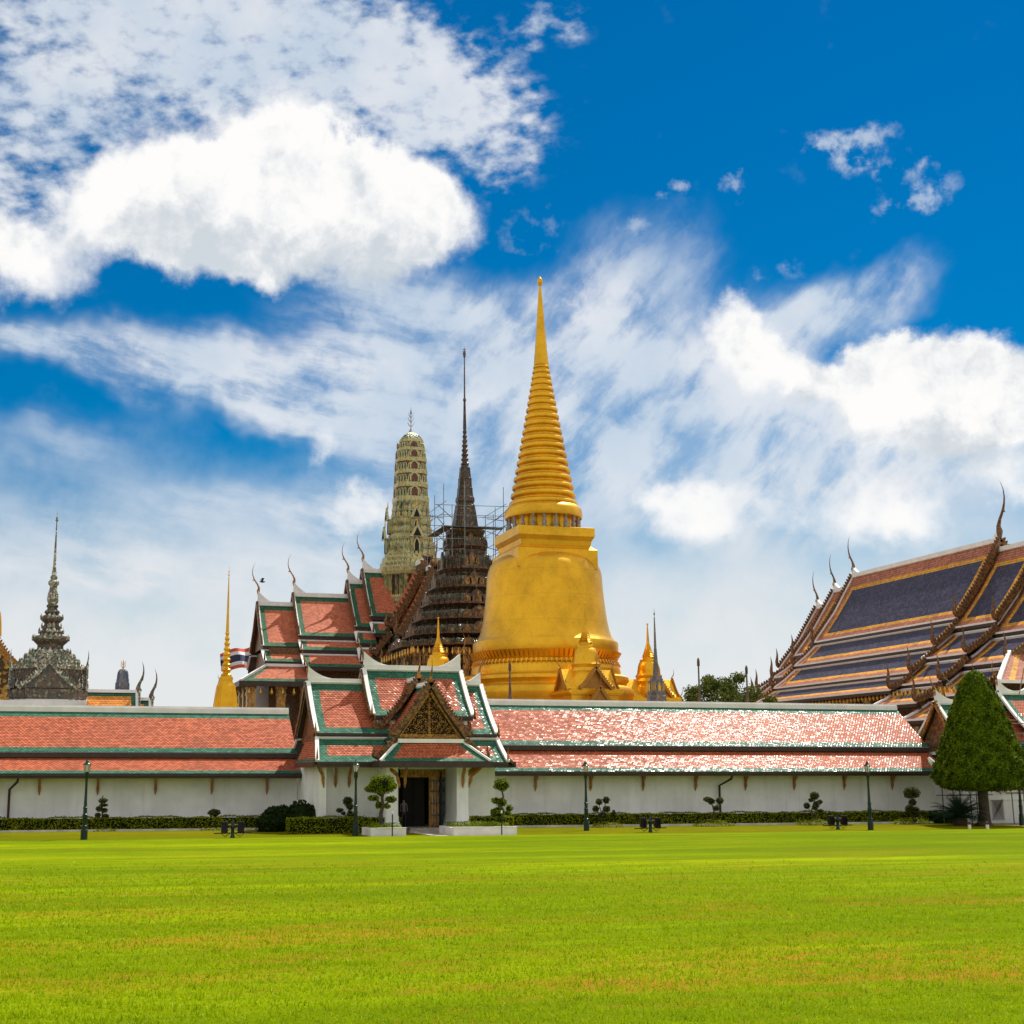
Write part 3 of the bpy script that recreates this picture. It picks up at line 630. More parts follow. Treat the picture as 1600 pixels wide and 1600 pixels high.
for s_,xe in ((-1,14.65),(1,26.3)):
    for sy in (-1,1):
        k=MB(); horn(k,(xe,RY+sy*5.05,4.15),Y_*sy*.4,.8,fat=.6); k.build('horn_finial','gilt_wood',g)
# left hip infill under the left gable
s=MB(); s.panel((14.45,RY+1.2,4.0),(14.45,RY-5.15,4.0),(15.0,RY-3.5,5.3),(15.0,RY+1.2,5.3),[],[],[(.3,1)],[],0,0,2); s.build('side_roof',RM,g); s=MB(); s.panel((26.7,RY-5.2,4.0),(26.7,RY+5.2,4.0),(25.9,RY+3.5,5.3),(25.9,RY-3.5,5.3),[],[],[(.3,1)],[],0,0,2); s.build('side_roof',RM,g)
s=MB(); s.beam((14.42,RY-5.2,3.88),(14.42,RY+1.2,3.88),.14,.3); s.beam((26.7,RY-5.25,3.9),(26.7,RY+5.25,3.9),.14,.34); s.build('eave_fascia','dark_trim',g)
# front porch, ridge along Y
PX=21.25
tier(g,'Y',80.4,84.0,PX,.06,8.55,2.15,5.45,RM,[(.35,1)],sag=.12,ends=(1,0),name='porch_roof',trim=.16,fascia=.2)
tier(g,'Y',83.3,RY,PX,.06,9.0,2.45,5.9,RM,[(.35,1)],sag=.12,ends=(1,0),name='porch_upper_roof',trim=.16,fascia=.2)
tier(g,'Y',80.3,82.4,PX,2.1,5.25,3.25,4.1,RM,[(.35,1)],sag=.1,ends=(1,0),name='porch_side_roof',trim=.16,fascia=.2)
s=MB(); s.box(PX-.16,PX+.16,80.5,83.3,8.5,8.78); s.box(PX-.16,PX+.16,83.3,RY,8.95,9.25); s.build('porch_ridge_cap','white_trim',g)
# front hip skirt
s=MB(); s.panel((PX-3.3,79.1,4.08),(PX+3.3,79.1,4.08),(PX+2.0,80.35,5.2),(PX-2.0,80.35,5.2),[(.5,1)],[(.5,1)],[(.42,1)],[],0,.05,2); s.build('porch_front_roof',RM,g)
s=MB(); s.beam((PX-3.3,79.1,4.12),(PX-2.0,80.35,5.22),.14,.12); s.beam((PX+3.3,79.1,4.12),(PX+2.0,80.35,5.22),.14,.12); s.box(PX-2.0,PX+2.0,80.2,80.4,5.15,5.38); s.build('white_edging','white_trim',g)
s=MB(); s.box(PX-3.4,PX+3.4,79.02,79.16,3.72,4.07); s.box(PX-3.4,PX-3.26,79.16,81.2,3.72,4.07); s.box(PX+3.26,PX+3.4,79.16,81.2,3.72,4.07); s.build('porch_fascia','dark_trim',g)
s=MB(); s.quad((PX-3.3,79.2,3.95),(PX+3.3,79.2,3.95),(PX+3.3,83.2,3.95),(PX-3.3,83.2,3.95)); s.quad((14.4,81.3,3.9),(26.7,81.3,3.9),(26.7,83.4,4.0),(14.4,83.4,4.0)); s.build('soffit','soffit',g)
# pediment with scroll carving
s=MB(); s.prism([(PX-1.85,80.72,5.55),(PX+1.85,80.72,5.55),(PX,80.72,8.2)],Y_*.15)
s.build('pediment_back','dark_interior',g)
s=MB(); k=0
for row in range(12):
    z=5.70+row*.195; hw=(8.05-z)/2.5*1.72
    n=max(1,int(hw*2/.26))
    for i in range(n):
        x=PX+(-hw+(i+.5)*2*hw/n); ph=random.uniform(0,6.28) ; sg=1 if x>PX else -1
        pts=[(x+.13*(1-j/9)*math.cos(ph+sg*j*.75),80.69-.03*random.random(),z+.12*(1-j/9)*math.sin(ph+sg*j*.75)) for j in range(9)]
        s.tube(pts,[.038*(1-.6*j/8) for j in range(9)],5)
s.tube([(PX,80.66,5.6),(PX,80.66,7.9)],[.09,.03],6)
for sg in (-1,1): s.beam((PX+sg*1.90,80.6,5.5),(PX,80.6,8.2),.2,.2)
s.build('pediment_carving','gilt_wood',g)
s=MB(); s.box(PX-2.05,PX+2.05,80.5,80.72,5.38,5.52); s.box(PX-2.1,PX+2.1,80.56,80.8,5.52,5.66)
for i in range(40): s.cbox(PX-2.0+4.0*i/39,80.46,5.38,5.5,.055,.05)
s.build('pediment_sill','gilt_wood',g)
for yy,zr,bo,zo,h in ((80.3,8.75,2.25,5.55,1.35),(83.2,9.2,2.55,6.0,1.5)):
    for s_ in (-1,1):
        k=MB(); barge(k,[(PX,yy,zr),(PX+s_*bo*.5,yy,(zr+zo)/2-.15),(PX+s_*bo,yy,zo)],Y_,.30,.16,.2,.17,hornh=.95); k.build('barge_board','brown_carving',g)
    k=MB(); chofa(k,(PX,yy-.05,zr+.05),-Y_,h,fat=1.3); k.build('finial','gilt_wood',g)
for s_ in (-1,1):
    k=MB(); barge(k,[(PX+s_*2.15,80.2,5.35),(PX+s_*2.75,80.2,4.65),(PX+s_*3.3,80.2,4.25)],Y_,.28,.16,.2,.15,hornh=.8); k.build('barge_board','brown_carving',g)
# walls
WY=82.9
s=MB(); s.box(15.55,19.9,WY,WY+6.5,-.03,4.4); s.box(23.7,26.0,WY,WY+6.5,-.03,4.4); s.box(20.0,23.7,WY,WY+6.5,3.62,4.4); s.build('wall','wall_white',g)
s=MB(); s.box(15.4,19.4,WY-.12,WY,-.03,.5); s.box(24.2,26.1,WY-.12,WY,-.03,.5); s.build('plinth','wall_white',g)
s=MB(); s.box(14.95,15.35,81.9,89.5,-.03,4.0); s.build('buttress','wall_white',g)
for x0,x1 in ((18.6,19.3),(22.85,23.55)):
    s=MB(); s.box(x0,x1,80.35,WY,.25,3.95)
    for a,z0,z1 in ((.22,-.03,.25),(.15,.25,.45),(.08,.45,.62),(.03,.62,.95)): s.box(x0-a,x1+a,80.35-a,WY-.01,z0,z1)
    s.box(x0-.06,x1+.06,80.29,WY-.01,3.7,3.9)
    s.build('pier','wall_white',g)
s=MB(); s.box(20.05,22.85,83.0,88.9,.02,3.6); 
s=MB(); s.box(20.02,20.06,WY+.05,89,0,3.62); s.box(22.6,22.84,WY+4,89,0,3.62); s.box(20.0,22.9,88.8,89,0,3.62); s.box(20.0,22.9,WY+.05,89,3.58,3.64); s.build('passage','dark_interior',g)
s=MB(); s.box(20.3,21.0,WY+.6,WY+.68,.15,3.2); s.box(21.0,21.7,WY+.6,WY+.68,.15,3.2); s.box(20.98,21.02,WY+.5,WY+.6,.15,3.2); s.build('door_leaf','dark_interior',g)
s=MB(); s.box(20.05,22.9,WY-.02,WY+.15,3.15,3.6)
for i in range(14): s.cbox(20.15+i*.2,WY-.05,3.2,3.55,.07,.06)
s.box(21.85,22.05,WY+.1,WY+.25,.1,3.2); s.box(22.1,22.24,WY+.02,WY+.2,.1,3.2); s.box(22.3,22.42,WY-.05,WY+.1,.1,3.2); s.build('door_frame','gilt_wood',g)
s=MB()
for z in (.2,.9,1.6,2.3,2.9): s.box(21.9,22.75,WY-.12,WY-.04,z,z+.06)
s.box(22.5,22.62,WY-.1,WY+.1,.1,3.5); s.build('door_ironwork','green_iron',g)
s=MB(); s.box(19.9,23.0,79.9,WY,-.03,.12); s.box(20.1,22.85,80.6,WY,.12,.24); s.box(20.02,22.84,WY+.02,88.7,.0,.235); s.build('step','stone_step',g)
for bx,by,dx_,dy_ in ((15.2,81.9,-.5,-.5),(16.1,WY,-.2,-1.1),(16.9,WY,0,-.9),(19.4,80.35,-.9,0.1),(19.7,80.35,0,-.6),(23.2,80.3,0,-.6),(23.65,80.6,.95,-.1),(23.65,81.6,.95,0),(19.3,81.5,-.9,0)):
    k=MB()
    for f in (0,.12):
        k.tube([(bx+f*dy_*.5,by+f*dx_*.5,2.55+f),(bx+dx_*.12,by+dy_*.12,2.95+f),(bx+dx_*.2,by+dy_*.2,3.25+f),(bx+dx_*.6,by+dy_*.6,3.55+f),(bx+dx_*.95,by+dy_*.95,3.86)],[.03,.10,.08,.09,.05],6)
    k.build('bracket','gilt_bracket',g)

# ================================================================ GOLDEN CHEDI
CXm,CYm=51.4,145.
ch=thing('golden_chedi','huge golden bell shaped stupa with a ringed spire rising behind the gallery','stupa',(CXm,CYm,0))
def pz(px,py,Y=CYm): return atY(px,py,Y).z
def pr(hw,px=850,py=900,Y=CYm): return hw*mpp(px,py,Y)
def prof(lst,px,Y): return [(hw*mpp(px,y,Y)*.985,atY(px,y,Y).z) for hw,y in lst]
s=MB(); s.lathe(CXm,CYm,prof([(137,1150),(137,1110),(137,1094),(139,1088),(138,1080),(133,1076),(127,1074),(127,1071),(131,1066),(130,1061),(125,1058),(118,1057),(118,1050),(116,1044),(112,1040)],855,CYm),96)
s.build('base_moulding','gold',ch)
s=MB(); s.lathe(CXm,CYm,prof([(110,1041),(108,1036),(113,1028),(115,1022),(115,1008),(114,1006)],855,CYm),96)
# lotus petals
zc0,zc1=pz(855,1034),pz(855,1023)
rr=pr(112)
for i in range(96):
    a=2*math.pi*i/96; c_,s_=math.cos(a),math.sin(a); t_=Vector((-s_,c_,0)); nr=Vector((c_,s_,0)); c0=Vector((CXm,CYm,0))
    p0=c0+nr*(rr-.25)+Z_*zc0; p1=c0+nr*(rr+.22)+Z_*zc1
    s.prism([p0-t_*.16,p0+t_*.16,p1+t_*.2,p1-t_*.2],nr*.12)
    p0=c0+nr*(rr-.1)+Z_*(zc0-.15); p1=c0+nr*(rr+.15)+Z_*(zc0-.65)
    s.prism([p0-t_*.16,p0+t_*.16,p1],nr*.1)
s.build('lotus_band','gold_plain',ch)
bell=[(114,1007),(110,1003),(105,997),(101,985),(98,970),(96,955),(94,940),(92.5,925),(91.5,912),(90.5,901),(89,894),(85.5,886),(80,879),(70,873),(52,868),(30,865)]
s=MB(); s.lathe(CXm,CYm,prof(bell,853,CYm),128); s.build('bell','gold',ch)
# square throne: faces aligned to the site
hs_=pr(58)
s=MB(); zz=lambda y: pz(850,y)
s.loft(SQ,CXm,CYm,[(hs_*1.11,zz(896)),(hs_*1.11,zz(867)),(hs_*1.03,zz(864)),(hs_*.97,zz(860)),(hs_*.99,zz(853)),(hs_*1.06,zz(846)),(hs_*1.06,zz(833)),(hs_*1.04,zz(832.5))]); s.build('throne_block','gold',ch)
s=MB(); s.lathe(CXm,CYm,[(pr(46),zz(834)),(pr(46),zz(809))],48); s.build('drum','gold',ch)
for i in range(20):
    a=2*math.pi*i/20; x=CXm+pr(56)*math.cos(a); y=CYm+pr(56)*math.sin(a); k=MB()
    z0,z1=zz(833),zz(810); hh=z1-z0
    k.lathe(x,y,[(.33,z0),(.33,z0+.1*hh),(.22,z0+.16*hh),(.28,z0+.3*hh),(.17,z0+.45*hh),(.15,z0+.8*hh),(.24,z0+.88*hh),(.28,z1)],10); k.build('colonnette','grey_finial',ch)
s=MB(); s.lathe(CXm,CYm,prof([(50,812),(61,812),(62,808),(61,799),(58,796),(54,792)],850,CYm),64); s.build('spire_collar','gold',ch)
s=MB(); lst=[]
ys=[793-(793-570)*(1-(1-i/20)**1.18) for i in range(21)]
for i in range(20):
    y0,y1=ys[i],ys[i+1]; f=(y0-570)/(793-570); R0=12+(54.5-12)*f**1.08; R1=R0-(1.2+1.8*f); dd=y0-y1
    for a,b in ((R1*.955,y0),(R0*.985,y0-dd*.12),(R0,y0-dd*.3),(R0*.985,y0-dd*.5),(R1*.96,y0-dd*.68),(R1*.93,y0-dd*.74),(R1*.925,y0-dd*.86)): lst.append((a,b))
s.lathe(CXm,CYm,prof(lst+[(11,569)],846,CYm),64); s.build('ringed_spire','gold_plain',ch)
s=MB(); s.lathe(CXm,CYm,prof([(11.5,571),(11.5,567),(9.5,545),(7,515),(4.5,480),(2,450),(1.2,446)],843,CYm),16); s.build('spire_needle','gold_plain',ch)
s=MB(); s.lathe(CXm,CYm,prof([(1,448),(2.5,446),(4.2,442),(4.4,439.5),(3.6,436),(1.5,434),(.3,432)],843,CYm),20); s.build('orb','gold_plain',ch)
s=MB(); s.loft(SQ,CXm,CYm,[(17,-.03),(17,7),(16.2,7.2),(16.2,9.8)]); s.build('terrace','gold_dark',ch)
# four porches, each with a small stupa
def mini_chedi(mb,x,y,z0,h,r):
    pts=[(1.0,0),(1.0,.04),(.86,.07),(.96,.11),(.86,.15),(.92,.19),(.80,.23),(.86,.27),(.74,.30),(.74,.31),(.68,.40),(.60,.455),(.55,.46),(.55,.49),(.36,.50),(.36,.53)]
    mb.lathe(x,y,[(r*a,z0+h*b) for a,b in pts],24)
    pts=[]
    for i in range(9):
        f=i/9; a=.34*(1-f)**1.1+.09
        pts+=[(a,.53+.20*f),(a*.8,.53+.20*(f+.07))]
    mb.lathe(x,y,[(r*a,z0+h*b) for a,b in pts+[(.09,.74),(.03,.98),(.07,.985),(.07,.995),(.01,1.0)]],16)
def small_gable(pc,mbr,mbb,mbp,o,side,hw,z0,h,dep):
    """gabled porch roof: o point at front centre, side unit, faces -n ; dep vector to back"""
    for sg in (-1,1):
        A=o+side*sg*hw+Z_*z0; B=o+Z_*(z0+h)
        m1=A.lerp(B,.45)-Z_*h*.06
        for p,q in ((A,m1),(m1,B)): mbr.add([p,q,q+dep,p+dep],[(0,1,2,3)],0)
        barge(mbb,[B+Z_*.1-dep.normalized()*.12,m1-dep.normalized()*.12,A-dep.normalized()*.12],dep.normalized(),.26,.16,.28,.16,hornh=h*.22)
    mbp.prism([o+side*hw*.95+Z_*z0+dep*.05,o-side*hw*.95+Z_*z0+dep*.05,o+Z_*(z0+h*.95)+dep*.05],dep*.04)
    chofa(mbb,o+Z_*(z0+h)-dep.normalized()*.1,-dep.normalized(),h*.6,fat=1.2)
for nx,ny in ((0,-1),(-1,0),(1,0),(0,1)):
    n=Vector((nx,ny,0)); sd=Vector((-ny,nx,0)); c0=Vector((CXm,CYm,0)); ctr=c0+n*12.2
    pc=MB(); zt=atX(912,1070,CXm).z; zt=11.6; hw=2.5
    def bx(mb,f0,f1,w_,z0,z1):
        ps=[c0+n*f0-sd*w_,c0+n*f1-sd*w_,c0+n*f1+sd*w_,c0+n*f0+sd*w_]
        mb.prism([p+Z_*z0 for p in ps],Z_*(z1-z0))
    bx(pc,8,14.6,hw,-.03,zt-.55); bx(pc,8,14.9,hw+.2,zt-.55,zt-.4); bx(pc,8,15.0,hw+.38,zt-.4,zt-.1); bx(pc,8,14.8,hw+.1,zt-.1,zt+.05)
    bx(pc,14.5,15.6,1.3,-.03,zt-1.7)
    o_=pc.build('porch','gold_plain',ch)
    rf=MB(); bb=MB(); pd=MB()
    small_gable(c0,rf,bb,pd,c0+n*14.9,sd,1.75,zt,2.1,-n*6.5)
    small_gable(c0,rf,bb,pd,c0+n*15.9,sd,1.7,zt-1.95,2.0,-n*1.4)
    for sg in (-1,1):   # cross gables
        small_gable(c0,rf,bb,pd,c0+n*12.2+sd*sg*2.7,n,1.6,zt,2.1,-sd*sg*2.7)
    rf.build('porch_roof','gold_plain',o_); bb.build('barge_board','gold_dark',o_); pd.build('pediment','gold_dark',o_)
    mc=MB(); mini_chedi(mc,ctr.x,ctr.y,zt+.3,8.6 if ny else 8.1,1.75); mc.lathe(ctr.x,ctr.y,[(2.1,zt),(2.0,zt+.8),(1.7,zt+1.3)],24); mc.build('small_spire','gold_plain',o_)

# ================================================================ PRASAT WITH GREEN PRANG
BX,BY=51.,205.
ps=thing('prang_temple','cross shaped temple with green and red roofs under a yellow green corn cob tower','temple',(BX,BY,0))
def P5(lst,px=640,Y=BY,k=1/1.05): return [(hw*mpp(px,y,Y)*k,atY(px,y,Y).z)+tuple(r) for hw,y,*r in lst]
yz=lambda y: atY(640,y,BY).z
s=MB()   # tower body; mats 0 mosaic 1 light 2 green 3 red
lst=[(27.5,802,0),(26.8,787,1),(27.6,786,1),(27.4,779,0),(25,778,3),(25,764.5,1),(26,764,1),(25.8,757,0),(24,756,3),(24,743.5,1),(25,743,1),(24.6,737,3),(23,736,3),(22.8,724.5,1),(24,724,1),(23.2,718,3),(21.8,717,3),(21,707.5,1),(22,707,1),(21.2,702,3),(19.6,701,3),(18.8,693.5,1),(19.6,693,1),(18,689,0),(15.5,685,2),(12,681,1),(8,678,1),(4.5,676,1)]
s.loft(RD2,BX,BY,P5(lst),0)
for hw,y,hh in ((25.2,778,1.25),(24.2,756,1.15),(23.1,736,1.0),(21.9,717,.95),(19.8,701,.7)):
    r=hw*mpp(640,y,BY)/1.05; niches(s,RD2,BX,BY,r,yz(y),.95,.8,hh,1,2,dep=.1)
    teeth(s,RD2,BX,BY,r*1.03,yz(y)-.1,.5,.25,.42,1)
    for (dx_,dy_) in ((0,-1),(-1,0)):
        nr=Vector((dx_,dy_,0)); t_=Vector((dy_,-dx_,0)); niche(s,Vector((BX,BY,yz(y)))+nr*(r+.02),t_,nr,1.5,hh*1.25,1,3,.2)
s.build('tower',['prang_mosaic','prang_light','prang_green','prang_red'],ps)
s=MB(); s.lathe(BX,BY,P5([(4.5,676),(3.2,673.5),(1.2,670.5),(.45,668),(.4,640),(.1,635)],639),10)
s.lathe(BX,BY,P5([(.4,647),(2,645.5),(1.2,643),(.3,639)],639),8)
for k in range(3):
    z=yz(667-k*7); 
    for a in range(6):
        an=a*math.pi/3+.4; L=(.62-.1*k); c_=Vector((math.cos(an),math.sin(an),0)); b=Vector((BX,BY,z))
        s.tube([b,b+c_*L*.6+Z_*.3,b+c_*L+Z_*.75],[.045,.035,.02],4)
s.build('trident_finial','grey_finial',ps)
# tiers below the tower
s=MB(); lst=[]; z_prev=None
steps=[(28.5,802,795),(29.5,812,803),(31,822,813),(32.5,834,823),(34.5,846,835),(36.5,858,847),(39.5,872,859)]
for hw,yb,yt in steps[::-1]:
    lst+= [(hw,yb,1),(hw,yb-2.2,0),(hw-2.6,yb-2.5,3),(hw-3.0,yb-5.5,0),(hw-2.2,yt,0)]
s.loft(RD,BX,BY,P5(lst),0)
for hw,yb,yt in steps:
    r=(hw)*mpp(640,yb,BY)/1.05; teeth(s,RD,BX,BY,r*.985,yz(yb-2.2),.62,.42,.85,1); teeth(s,RD,BX,BY,r*.95,yz(yb-2.2)-.0,1.9,.4,1.15,2)
for y,hw,w_ in ((836,29,1.3),(866,33.5,1.6)):      # niches with gables on the faces
    for nr in (Vector((0,-1,0)),Vector((-1,0,0))):
        t_=Vector((-nr.y,nr.x,0)); c_=Vector((BX,BY,yz(y)))+nr*(hw*mpp(640,y,BY)/1.05+.9)
        s.prism([c_-t_*w_*.6-nr*1.8,c_+t_*w_*.6-nr*1.8,c_+t_*w_*.6-nr*1.8+Z_*2.2,c_-t_*w_*.6-nr*1.8+Z_*2.2],nr*1.7,0)
        niche(s,c_-nr*.1,t_,nr,w_*.62,2.1,1,4,.1)
        s.prism([c_-t_*w_*.75+Z_*2.1,c_+t_*w_*.75+Z_*2.1,c_+Z_*4.1],nr*.3,1); s.prism([c_-t_*w_*.4+Z_*2.2+nr*.3,c_+t_*w_*.4+Z_*2.2+nr*.3,c_+Z_*3.5+nr*.3],nr*.06,4)
        s.tube([c_+Z_*4,c_+Z_*5.2],[.12,.01],5,2)
for dx_,dy_ in ((-1,-1),(1,-1),(-1,1),(1,1)):
    for hw,y in ((34,822),(42,862),(47,895)):
        r=hw*mpp(640,y,BY)/1.25
        for q in (.78,.92): chofa(s,(BX+dx_*r*q,BY+dy_*r*(1.7-q),yz(y)-.3),Vector((dx_,0,0)),2.3,0)
s.build('stepped_tiers',['prang_mosaic','prang_light','prang_gilt','prang_red','dark_interior'],ps)
# columned drum and plinth
s=MB(); s.loft(RD,BX,BY,P5([(60,1130,0),(60,1012,0),(58,1010,1),(58,1006,3),(53,1005,3),(53,985,1),(58,984,1),(58,978,0),(54,976,1),(56,970,0),(52,967,1),(54,961,0),(51,958,1),(52,952,0),(48,949,1),(50,944,1),(49,938,0),(46,936,3),(42.5,935,3),(42.5,903,1),(48,902,1),(50,897,1),(50,892,0),(46,890,1),(47,884,0),(43,881,1),(44,876,0),(40,872,0)]),0)
for hw,y in ((58,1006),(58,978),(56,970),(54,961),(52,952),(50,938),(50,892),(47,884),(44,876)):
    teeth(s,RD,BX,BY,hw*mpp(640,y,BY)/1.07,yz(y)-.1,.8,.45,.6,1)
n=len(RD)
for hw,yb,yt in ((44.5,935,903),(55,1006,985),(57,1085,1012)):
    r=hw*mpp(640,yb,BY)/1.05
    for i in range(n):
        A=Vector((BX+RD[i][0]*r,BY+RD[i][1]*r,0)); B=Vector((BX+RD[(i+1)%n][0]*r,BY+RD[(i+1)%n][1]*r,0)); L=(B-A).length
        if L>3:
            for f in (.0,.33,.67,1.): q=A.lerp(B,f); s.cbox(q.x,q.y,yz(yb),yz(yt),.62,m=0)
        elif i%11 in (0,2,5,8,10): s.cbox(A.x,A.y,yz(yb),yz(yt),.46,m=0)
s.build('columned_body',['prang_mosaic','prang_light','prang_gilt','prang_red'],ps)
FR=['far_red_tile','far_green_tile','soffit']; FE=[(.95,1)]
# arm toward the left (ridge along X)
def arm_left(x0,x1,zr,t):
    prev=None
    for k,(bi,zi,bo,zo) in enumerate(t):
        tier(ps,'X',x0+(k*0),x1,BY,bi,zi,bo,zo,FR,FE,band=.9,ends=(1,0),sag=.35 if k==0 else .05,trim=.45,fascia=.55,topband=(k==0),sides=(-1,1))
    s=MB(); s.box(x0,x1,BY-.4,BY+.4,zr-.1,zr+.5); sweep(s,(x0,BY,zr+.4),X_,3.0,1.7,.5,Y_); s.build('ridge_cap','white_trim',ps)
    s=MB(); bo,zo=t[0][2],t[0][3]; s.prism([(x0+.5,BY-bo+.4,zo),(x0+.5,BY+bo-.4,zo),(x0+.5,BY,zr-.3)],X_*.2); s.build('gable_wall','brown_carving',ps)
    for sy in (-1,1):
        k=MB(); bo,zo=t[0][2],t[0][3]; barge(k,[(x0-.1,BY,zr+.4),(x0-.1,BY+sy*bo*.5,(zr+zo)/2-.3),(x0-.1,BY+sy*bo,zo+.1)],X_,.5,.3,.8,.35,hornh=0,wave=False)
        for b_,z_ in [(q[2],q[3]) for q in t]: horn(k,(x0-.1,BY+sy*b_,z_+.2),Y_*sy*.3,1.5,fat=.6)
        k.build('barge_board','brown_carving',ps)
    k=MB(); chofa(k,(x0,BY,zr+1.9),-X_,4.4,fat=.75); k.build('finial','gilt_wood',ps)
arm_left(27.7,33.5,27.9,[(.1,27.9,6.3,21.3),(6.2,20.7,9.2,18.9)])
arm_left(33.0,41.8,29.4,[(.1,29.4,6.4,22.9),(6.3,22.2,8.4,20.7),(8.4,20.0,11.4,18.1)])
arm_left(41.2,44.0,31.6,[(.1,31.6,6.5,24.4),(6.4,23.6,8.4,21.8),(8.4,21.0,10.4,19.)])
arm_left(43.5,47.5,33.4,[(.1,33.4,6.3,26.),(6.2,25.,8.4,23.3)])
# low hipped veranda round the left end
s=MB(); x0=26.2
zq=18.2; zp=15.9
s.panel((x0-2.2,BY-12.2,zp),(33.5,BY-12.2,zp),(33.5,BY-9.2,zq),(x0+1.6,BY-9.2,zq),[(.9,1)],[],[(.8,1)],[],0,0,2)
s.panel((x0-2.2,BY+12.2,zp),(x0-2.2,BY-12.2,zp),(x0+1.6,BY-9.2,zq),(x0+1.6,BY+9.2,zq),[(.9,1)],[(.9,1)],[(.8,1)],[],0,0,2)
s.build('veranda_roof',FR,ps)
s=MB(); s.beam((x0-2.2,BY-12.2,zp+.1),(x0+1.6,BY-9.2,zq+.1),.4,.3); s.beam((x0+1.6,BY-9.2,zq+.15),(33.5,BY-9.2,zq+.15),.4,.4); s.build('white_edging','white_trim',ps)
s=MB(); s.beam((x0-2.2,BY-12.3,zp-.35),(33.3,BY-12.3,zp-.35),.3,.7); s.beam((x0-2.3,BY-12.3,zp-.35),(x0-2.3,BY+12.3,zp-.35),.3,.7); s.build('eave_fascia','dark_trim',ps)
k=MB(); horn(k,(x0-2.2,BY+12.2,zp),-X_,2.4,fat=.6); k.build('horn_finial','gilt_wood',ps)
def pillars(pts,z0,z1,w_,mat='pillar_gilt',parent=ps):
    for (x,y) in pts:
        k=MB(); k.cbox(x,y,z0,z1,w_); k.cbox(x,y,z1-1.0,z1-.1,w_*1.25); k.cbox(x,y,z1-2.0,z1-1.5,w_*1.15); k.cbox(x,y,z0,z0+1,w_*1.25); k.build('pillar',mat,parent)
pillars([(x0-.6,BY-10.6),(x0+3.6,BY-10.6),(33.2,BY-10.2),(38.2,BY-10.0),(42.5,BY-9.8),(x0-.6,BY-6.5),(x0-.6,BY-2),(x0-.6,BY+3),(x0-.6,BY+10.6)],4,zp,1.15)
s=MB(); s.box(28.6,46,BY-7.2,BY+7.2,4,21); s.build('inner_wall','brown_carving',ps)
s=MB(); 
for x in (29.6,34.6,39.5): s.box(x,x+2.2,BY-7.4,BY-7.2,7.0,13.2)
s.build('window','mondop_green',ps)
s=MB(); s.box(24.5,78,BY-13,BY+13,-.03,4.2); s.build('terrace','stone_step',ps)
for i in range(12):
    k=MB(); x=x0-1+1.55*i; k.lathe(x,BY-12.0,[(.05,zp-.9),(.22,zp-1.5),(.28,zp-1.6),(.02,zp-1.9)],6); k.build('bell_drop','prang_gilt',ps)
# arm toward the camera (ridge along Y), steep
def arm_front(y0,y1,zr,t,fin):
    for k,(bi,zi,bo,zo) in enumerate(t):
        tier(ps,'Y',y0,y1,BX,bi,zi,bo,zo,FR,FE,ends=(1,0),sag=.4 if k==0 else .05,trim=.35,fascia=.5,topband=(k==0))
    s=MB(); s.box(BX-.4,BX+.4,y0,y1,zr-.1,zr+.5); s.build('ridge_cap','white_trim',ps)
    s=MB(); bo,zo=t[0][2],t[0][3]; s.prism([(BX-bo+.4,y0+.7,zo),(BX+bo-.4,y0+.7,zo),(BX,y0+.7,zr-.4)],Y_*.2); s.build('pediment','pediment_gold',ps)
    for sx in (-1,1):
        k=MB()
        barge(k,[(BX,y0-.1,zr+.5),(BX+sx*bo*.5,y0-.1,(zr+zo)/2-.5),(BX+sx*bo,y0-.1,zo+.1)],Y_,.85,.35,.75,.5,hornh=2.4)
        for bi,zi,b2,z2 in t[1:]: barge(k,[(BX+sx*bi,y0-.1,zi),(BX+sx*b2,y0-.1,z2+.1)],Y_,.7,.3,.7,.4,hornh=1.9)
        k.build('barge_board','brown_carving',ps)
    k=MB(); chofa(k,(BX,y0-.1,zr+.4),-Y_,fin,fat=.8); k.build('finial','gilt_wood',ps)
arm_front(190.3,196,32.4,[(.1,32.4,5.2,22.4),(5.1,21.6,7.4,18.6)],4.6)
arm_front(194.5,201,34.0,[(.1,34.0,5.6,24.0),(5.5,23.2,8.0,20.0)],4.6)
# ================================================================ MONDOP
MX,MY=51.,175.
mo=thing('mondop','dark brown many tiered pavilion with a thin spire between the green tower and golden stupa','temple',(MX,MY,0))
mz=lambda y: atY(728,y,MY).z
def mr(hw,y): return hw*mpp(728,y,MY)/1.17
s=MB()
tiers=[(133,1016),(108,997),(93,973),(78,949),(63,922),(48,892),(38.5,856)]
lst=[]
for i,(hw,y) in enumerate(tiers):
    nx=tiers[i+1] if i+1<len(tiers) else (34,832)
    r=mr(hw,y); rn=mr(nx[0],nx[1]); dz=mz(nx[1])-mz(y)
    lst+=[(r*.9,mz(y+6),0),(r*.97,mz(y+4),2),(r*.93,mz(y+3),0),(r,mz(y+1),2),(r,mz(y-2),2),(r*.965,mz(y-2.4),1),(rn*1.04,mz(y)+dz*.55,0),(rn*.86,mz(y)+dz*.6,0)]
lst+=[(mr(33,833),mz(834),0),(mr(34,830),mz(831),2),(mr(34,829),mz(829.5),0),(mr(24,829),mz(828.5),0)]
s.loft(RD,MX,MY,lst,0); s.build('tiered_roof',['mondop_brown','mondop_green','mondop_rim'],mo)
